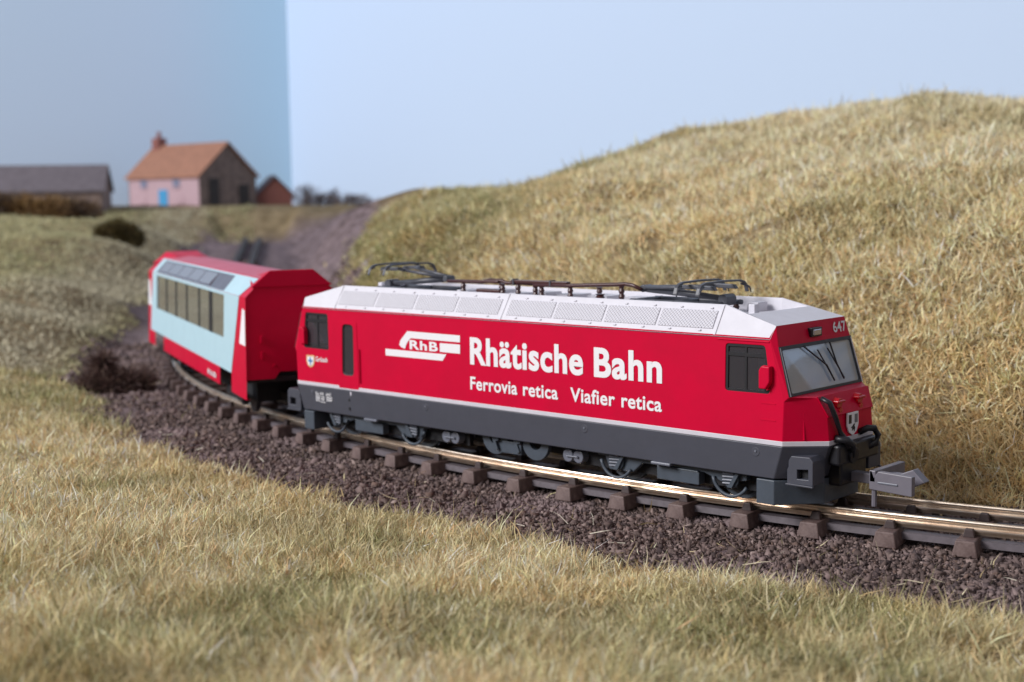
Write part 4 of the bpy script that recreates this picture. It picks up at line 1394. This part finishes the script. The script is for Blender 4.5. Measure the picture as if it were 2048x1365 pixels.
if True:
    sx = 1
    cp = empty('coupler', (0, 0, 0), 0, loco)
    MB().hexa([(5.35, -.07, .33), (5.92, -.07, .33), (5.92, .07, .33), (5.35, .07, .33)], [(5.35, -.07, .46), (5.92, -.07, .47), (5.92, .07, .47), (5.35, .07, .46)]).build('shank', M['coupler'], cp, bevel=0.012)
    MB().box(5.90, 5.99, -.34, .47, .42, .575).build('cross_bar', M['coupler'], cp, bevel=0.012)
    MB().prism_y([(5.90, .325), (6.49, .30), (6.49, .555), (6.02, .57), (5.97, .50), (5.94, .575), (5.90, .575)], -.34, -.25).build('head_plate', M['coupler'], cp, bevel=0.010)
    MB().box(6.02, 6.30, -.352, -.335, .415, .44).build('rib', M['tank'], cp, bevel=0.006)
    MB().prism_y([(6.15, .50), (6.36, .59), (6.52, .44), (6.36, .355), (6.15, .38)], -.06, .10).build('hook', M['coupler'], cp, bevel=0.012)
    MB().box(5.95, 6.2, -.06, .10, .38, .50).build('hook_arm', M['coupler'], cp)
    MB().tube([(5.945, -.28, .33), (5.945, -.28, .10)], .035, 8).build('drop_pin', M['coupler'], cp)
    MB().hexa([(-5.35, -.07, .33), (-6.1, -.07, .33), (-6.1, .07, .33), (-5.35, .07, .33)], [(-5.35, -.07, .46), (-6.1, -.07, .47), (-6.1, .07, .47), (-5.35, .07, .46)]).build('rear_shank', M['under'], cp)

# ------------------------------------------------------------------ panorama coach
coach = empty('panorama_coach', (-11.716, 2.341, 0), -0.417)
tag(coach, 'red and pale blue panorama coach coupled behind the locomotive, out of focus', 'coach')
HB, HT, ZB, ZK, ZT, CWD = 0.945, 0.897, 0.43, 2.345, 2.69, 0.548


def hwz(z):
    return HB + (HT - HB) * (z - 0.8) / (ZK - 0.8)


cb = MB()
# the near end leans out towards the buffers
sec = [(-hwz(.43), .43), (-hwz(ZK), ZK), (-CWD, ZT), (CWD, ZT), (hwz(ZK), ZK), (hwz(.43), .43)]


def endx(z, sx):
    return sx * (6.0 + 0.12 * (1 - (z - .43) / 2.26))


# hollow shell: side walls with an opening per side
wl = [(-4.7, 1.40), (4.06, 1.40), (4.12, 2.345), (-4.65, 2.345)]
for sy in (-1, 1):
    outer = [(-6.1, .8), (6.1, .8), (6.02, ZK), (-6.02, ZK)]
    holed(cb, outer, [[(-4.7, 1.40), (4.06, 1.40), (4.12, 2.30), (-4.65, 2.30)]], lambda x, z: (x, sy * hwz(z), z), lambda x, z: (x, sy * (hwz(z) - .05), z))
    for x0, x1 in ((-6.12, -5.0), (-3.6, 3.6), (4.75, 6.12)):
        cb.poly([(x0, sy * hwz(.43), .43), (x1, sy * hwz(.43), .43), (x1, sy * hwz(.8), .8), (x0, sy * hwz(.8), .8)])
        cb.poly([(x0, sy * hwz(.43), .43), (x1, sy * hwz(.43), .43), (x1, sy * (hwz(.43) - .08), .43), (x0, sy * (hwz(.43) - .08), .43)])
    ch = lambda x, t: (x, sy * (HT + (CWD - HT) * t), ZK + (ZT - ZK) * t)
    holed(cb, [(-6.02, 0), (6.02, 0), (6.0, 1), (-6.0, 1)], [[(-4.6, .10), (2.45, .10), (2.3, .86), (-4.7, .86)]], ch)
for sx in (-1, 1):
    ed = [(-hwz(.8), .8), (-hwz(ZK), ZK), (-CWD, ZT), (CWD, ZT), (hwz(ZK), ZK), (hwz(.8), .8), (.40, .80), (.30, .93), (-.30, .93), (-.40, .80)]
    holed(cb, ed, [], lambda y, z: (endx(z, sx) * 0.997, y, z))
shell = cb.build('body', M['red'], coach)
MB().raw([(-6, -CWD, ZT), (6, -CWD, ZT), (6, 0, ZT + .05), (-6, 0, ZT + .05), (6, CWD, ZT), (-6, CWD, ZT)], [(0, 1, 2, 3), (3, 2, 4, 5)]).build('roof', M['csheen'], coach)
for sx in (-1, 1):
    a0, a1 = sx * 6.02, sx * 4.9
    MB().hexa([(a0, -.80, 2.52), (a0, -.42, 2.84), (a0, .42, 2.84), (a0, .80, 2.52)], [(a1, -.56, 2.67), (a1, -.3, 2.73), (a1, .3, 2.73), (a1, .56, 2.67)]).build('roof_cowl', M['red'], coach, bevel=0.02)
# pale blue side panel with window opening, roof shoulder too
for sy in (-1, 1):
    mbp = MB()
    holed(mbp, [(-5.7, .80), (4.75, .80), (5.50, ZK), (-5.3, ZK)], [[(-4.66, 1.425), (4.02, 1.425), (4.08, 2.285), (-4.60, 2.285)]], lambda x, z: (x, sy * (hwz(z) + .008), z), lambda x, z: (x, sy * (hwz(z) - .01), z))
    nrm_o = Vector((0, sy * .345, .351)).normalized() * .008
    ch = lambda x, t: Vector((x, sy * (HT + (CWD - HT) * t), ZK + (ZT - ZK) * t)) + nrm_o
    holed(mbp, [(-5.3, 0), (5.50, 0), (5.75, .95), (-5.5, .95)], [[(-4.75, .03), (3.98, .03), (3.80, .86), (-4.85, .86)]], ch)
    panel = mbp.build('side_panel', M['cblue'], coach)
    mbg = MB()
    holed(mbg, [(-4.75, .03), (3.98, .03), (3.80, .86), (-4.85, .86)], [[(-4.55, .12), (2.40, .12), (2.22, .80), (-4.65, .80)]], lambda x, t: ch(x, t) - nrm_o * .4)
    mbg.build('shoulder_band', M['cgrey'], coach)
    seams = [-4.72, -3.20, -1.78, -.33, 1.22, 2.55, 4.10]
    for a0, a1 in zip(seams[:-1], seams[1:]):
        MB().poly([(a0 + .05, sy * (hwz(1.39) - .02), 1.39), (a1 - .05, sy * (hwz(1.39) - .02), 1.39), (a1 - .05, sy * (hwz(2.34) - .02), 2.34), (a0 + .05, sy * (hwz(2.34) - .02), 2.34)]).build('window', M['cglass'], coach)
        wpost = .05 if a1 < 2 or a1 > 3 else .16
        if a1 < 4:
            MB().hexa([(a1 - wpost, sy * (hwz(1.39) - .035), 1.39), (a1 + wpost, sy * (hwz(1.39) - .035), 1.39), (a1 + wpost, sy * (hwz(2.34) - .035), 2.34), (a1 - wpost, sy * (hwz(2.34) - .035), 2.34)],
                      [(a1 - wpost, sy * (hwz(1.39) - .005), 1.39), (a1 + wpost, sy * (hwz(1.39) - .005), 1.39), (a1 + wpost, sy * (hwz(2.34) - .005), 2.34), (a1 - wpost, sy * (hwz(2.34) - .005), 2.34)]).build('pillar', M['black'], coach)
    for k in range(5):
        a0, a1 = -4.58 + k * 1.39, -4.58 + (k + 1) * 1.39 - .14
        holed_m = MB()
        holed_m.poly([ch(a0, .14) - nrm_o * .2, ch(a1, .14) - nrm_o * .2, ch(a1 - .05, .79) - nrm_o * .2, ch(a0 - .05, .79) - nrm_o * .2])
        holed_m.build('roof_window', M['cglasstop'], coach)
        if k < 4:
            xp = -4.58 + (k + 1) * 1.39 - .07
            MB().poly([ch(xp - .08, .10) - nrm_o * .5, ch(xp + .08, .10) - nrm_o * .5, ch(xp + .03, .84) - nrm_o * .5, ch(xp - .13, .84) - nrm_o * .5]).build('roof_bar', M['cgrey'], coach)
    for sx in (1, -1):
        wd = [(5.52, 1.45), (6.05, 1.44), (6.00, 2.10), (5.78, 2.13)]
        MB().hexa([(sx * x, sy * (hwz(z) + .003), z) for x, z in wd], [(sx * x, sy * (hwz(z) + .010), z) for x, z in wd]).build('white_wedge', M['print'], coach)
    if sy < 0:
        link('lettering', text_mesh('RhB', 2.35, 3.25, .11, .02, 1.1, m=M['print']), coach, Matrix.Translation((0, -hwz(.55) - .012, .52)) @ Matrix.Rotation(math.pi / 2, 4, 'X'))
    # bogies
    for cx in (-4.35, 4.2):
        e = empty('bogie_side', (0, 0, 0), 0, coach)
        MB().box(cx - .75, cx + .75, min(sy * .72, sy * .80), max(sy * .72, sy * .80), .22, .42).build('bogie_frame', M['black'], e, bevel=0.02)
        for dx in (-.5, .5):
            MB().disc_y(cx + dx, .33, .34, sy * .44, sy * .53, 22).build('wheel', M['black'], e)
# interior seats and floor, underframe
MB().box(-5.9, 5.9, -.85, .85, .72, .82).build('floor', M['interior_dark'], coach)
for k in range(9):
    xx = -4.3 + k * 1.0
    MB().prism_y([(xx, .82), (xx + .5, .82), (xx + .5, 1.2), (xx + .16, 1.22), (xx + .08, 1.65), (xx, 1.65)], -.75, .75).build('seat_row', M['darkwood'], coach, bevel=0.03)
MB().box(-5.2, 5.2, -.55, .55, .25, .72).build('underframe', M['under'], coach)
MB().box(5.0, 6.6, -.12, .12, .3, .46).build('coupler', M['under'], coach)
for yy, zz, hh in ((-.62, 1.55, .14), (-.62, 1.25, .14), (-.40, 1.05, .05), (.05, 1.45, .05)):
    MB().box(6.03, 6.09, yy - .03, yy + .03, zz - hh / 2, zz + hh / 2).build('end_fitting', M['red'], coach, bevel=0.01)


# ------------------------------------------------------------------ buildings behind
RH = np.array([math.cos(YAW), math.sin(YAW)])
FH = np.array([-math.sin(YAW), math.cos(YAW)])


def spot(px, dist):
    """ground position seen at picture column px (of 2048) at a horizontal depth"""
    p = CAM[:2] + FH * dist + RH * ((px - 1024) / 2709.1 * dist)
    return np.array([p[0], p[1], float(ground_z(np.array([p[0]]), np.array([p[1]]))[0])])


def house(name, corner, phi, L, W, eave, ridge, m_front, m_gable, m_roof, label, cat='house', zoff=0.0):
    """local x: along the front to the left (negative), local y: away; origin at the near corner"""
    fdir = -(-math.cos(phi) * RH + math.sin(phi) * FH)
    rz = math.atan2(fdir[1], fdir[0])
    h = empty(name, (corner[0], corner[1], corner[2] + zoff), rz)
    tag(h, label, cat)
    MB().box(-L, 0, 0.0, 0.12, 0, eave).build('front_wall', m_front, h)
    MB().box(-L, 0, W - .12, W, 0, eave).build('rear_wall', m_front, h)
    for xx in (0, -L):
        MB().prism_x([(0, 0), (W, 0), (W, eave), (W / 2, ridge - .05), (0, eave)], xx - (.12 if xx == 0 else 0) + .002, xx + (.0 if xx == 0 else .12) + .002).build('gable_wall', m_gable, h)
    ov = 0.22
    sl = (ridge - eave) / (W / 2)
    r = MB()
    for s, y0 in ((1, -ov), (-1, W + ov)):
        z0 = eave - ov * sl
        r.hexa([(-L - ov, y0, z0), (ov, y0, z0), (ov, W / 2, ridge), (-L - ov, W / 2, ridge)], [(-L - ov, y0, z0 + .14), (ov, y0, z0 + .14), (ov, W / 2, ridge + .14), (-L - ov, W / 2, ridge + .14)])
    rf = r.build('roof', m_roof, h)
    return h, rf


c0 = spot(408, 108)
cot, rf = house('cottage', c0, math.radians(40), 9.6, 5.7, 2.45, 5.0, M['plaster'], M['stone'], M['tile'], 'pink cottage with orange tiled roof and blue door on the skyline')
ch_ = MB().box(-9.5, -8.6, 2.4, 3.3, 4.4, 5.75).build('chimney', M['brick'], rf, bevel=0.05)
MB().tube([(-9.05, 2.85, 5.7), (-9.05, 2.85, 6.3)], [.2, .16], 8).build('chimney_pot', M['brick'], rf)
MB().box(-5.4, -4.2, -.05, .03, 0, 1.35).build('door', M['doorblue'], cot)
for xx, zz in ((-7.4, 1.55), (-3.0, 1.55), (-7.6, .35), (-2.6, .35)):
    w_ = MB().box(xx - .45, xx + .45, -.04, .03, zz, zz + .62).build('window', M['winblue'] if zz > 1 else M['plaster'], cot)
    MB().box(xx - .5, xx + .5, -.12, -.041, zz - .1, zz).build('sill', M['plaster'], w_)
for yy in (.9, 3.9):
    MB().box(-.02, .06, yy, yy + 1.0, 0, 2.2 if yy < 2 else 1.7).build('shutter', M['darkwood'], cot)
c1 = spot(214, 101)
barn, rf = house('long_barn', c1, math.radians(-9), 15, 5, 1.7, 3.5, M['stone'], M['stone'], M['slate'], 'long low barn with grey roof at the left edge')
for k in range(4):
    MB().box(-13 + k * 3.3, -11.8 + k * 3.3, -.05, .03, .2, 1.2).build('opening', M['darkwood'], barn)
shed, rf = house('brick_shed', spot(522, 113), math.radians(72), 3.2, 2.9, 0.9, 2.35, M['brick'], M['brick'], M['slate'], 'small red brick building with pointed gable right of the cottage')


# ------------------------------------------------------------------ shrubs and trees
def puff(n, c, r, lmin, lmax, wid, cols, up=0.3, spread=0.75):
    d = rng.normal(size=(n, 3))
    d /= np.linalg.norm(d, axis=1)[:, None]
    rr = rng.random((n, 1)) ** 0.5
    base = np.array(c) + d * rr * np.array(r) * spread
    dd = d + rng.normal(size=(n, 3)) * 0.5 + np.array([0, 0, up])
    dd /= np.linalg.norm(dd, axis=1)[:, None]
    return blades(base, dd, rng.uniform(lmin, lmax, n), wid * rng.uniform(.6, 1.5, n), rng.uniform(0, .8, n), np.array(cols)[rng.integers(0, len(cols), n)] * rng.uniform(.6, 1.3, (n, 1)))


def merge(parts):
    V, T, C, o = [], [], [], 0
    for v, t, c in parts:
        V.append(v)
        T.append(t + o)
        C.append(c)
        o += len(v)
    return np.concatenate(V), np.concatenate(T), np.concatenate(C)


def shrub(name, label, p, clumps, n, lmin, lmax, wid, cols, cat='bush', group=None, up=0.3):
    h = empty(name, tuple(p))
    tag(h, label, cat, group)
    link('foliage', mesh_np('foliage', *merge([puff(n, c, r, lmin, lmax, wid, cols, up) for c, r in clumps]), M['blade']), h)
    stem = MB()
    for c, r in clumps:
        stem.tube([(c[0] * .3, c[1] * .3, -.1), (c[0] * .7, c[1] * .7, c[2] * .5), tuple(c)], [.05, .035, .015], 6)
    stem.build('stem', M['bark'], h)
    return h


DARK = [(0.16, 0.10, 0.088), (0.12, 0.075, 0.068), (0.21, 0.14, 0.11), (0.09, 0.058, 0.055)]
R3 = np.array([RH[0], RH[1], 0])
F3 = np.array([FH[0], FH[1], 0])
p = spot(225, 32.5)
cl = []
for a_, b_, z_, r_ in ((-.55, .1, .22, .30), (-.38, .15, .55, .26), (-.30, 0, .74, .14), (-.1, .0, .30, .32), (.25, .0, .24, .28), (.6, .15, .20, .26), (-.75, -.1, .08, .2)):
    cl.append((tuple(R3 * a_ + F3 * b_ + np.array([0, 0, z_])), (r_, r_, r_ * .85)))
shrub('heather_bush', 'dark brown tangled heather clump beside the track left of the coach', p, cl, 620, .14, .46, .020, DARK)
OL = [(0.16, 0.125, 0.05), (0.12, 0.10, 0.045), (0.20, 0.14, 0.06), (0.07, 0.06, 0.035)]
p = spot(240, 74)
cl = [(tuple(R3 * a_ + F3 * b_ + np.array([0, 0, z_])), (r_, r_, r_)) for a_, b_, z_, r_ in ((-.7, 0, .6, .6), (0, 0, .75, .75), (.6, .1, .6, .6), (1.0, 0, .3, .4))]
shrub('gorse_bush', 'round olive gorse bush on the bank in front of the cottage', p, cl, 900, .2, .5, .06, OL)
HG = [(0.36, 0.23, 0.10), (0.26, 0.16, 0.08), (0.16, 0.115, 0.09), (0.11, 0.085, 0.075)]
for i, (px, r_, lab) in enumerate(((12, .95, 'dark brown hedge bush at the left edge before the barn'), (62, .9, 'amber hedge bush second from the left before the barn'),
                                   (115, .95, 'rusty hedge bush below the middle of the barn roof'), (165, .9, 'dark hedge bush at the right end of the barn'))):
    p = spot(px, 94)
    cl = [(tuple(R3 * a_ + np.array([0, 0, z_])), (r_, r_, r_)) for a_, z_ in ((-.7, .45), (0, .75), (.8, .5))]
    shrub('hedge_bush', lab, p, cl, 500, .25, .6, .08, HG[:2] if i in (1, 2) else HG[2:] + HG[1:2], group='hedge bushes along the barn')
for i, (px, hgt, dd, wd, lab) in enumerate(((618, 2.0, 112, 1.2, 'small bare tree beside the brick shed'), (646, 1.2, 114, 1.7, 'second small bare tree from the brick shed'), (672, 1.9, 116, 0.8, 'thin bare tree midway between shed and hill'),
                                        (712, 1.1, 108, 1.9, 'low bare tree close to the hill crest'), (752, 1.0, 84, 1.6, 'dark scrubby tree on the left shoulder of the hill'))):
    p = spot(px, dd)
    t = empty('bare_tree', tuple(p))
    tag(t, lab, 'tree', 'bare trees on the skyline')
    tr = MB()
    tr.tube([(0, 0, -.3), (.05, 0, hgt * .4), (0, .05, hgt * .85)], [.13, .09, .03], 6)
    for k in range(7):
        a_ = k * 2.4
        tr.tube([(0, 0, hgt * (.3 + .06 * k)), (.35 * math.cos(a_), .35 * math.sin(a_), hgt * (.5 + .06 * k)), (.6 * math.cos(a_), .6 * math.sin(a_), hgt * (.66 + .06 * k))], [.05, .03, .012], 5)
    tr.build('trunk', M['bark'], t)
    link('crown', mesh_np('crown', *merge([puff(int(300 * wd), (0, 0, hgt * .40), (1.1 * wd, 1.1 * wd, hgt * .55), .2, .7, .05, [(0.17, 0.14, 0.14), (0.22, 0.17, 0.165), (0.13, 0.11, 0.115)])]), M['blade']), t)
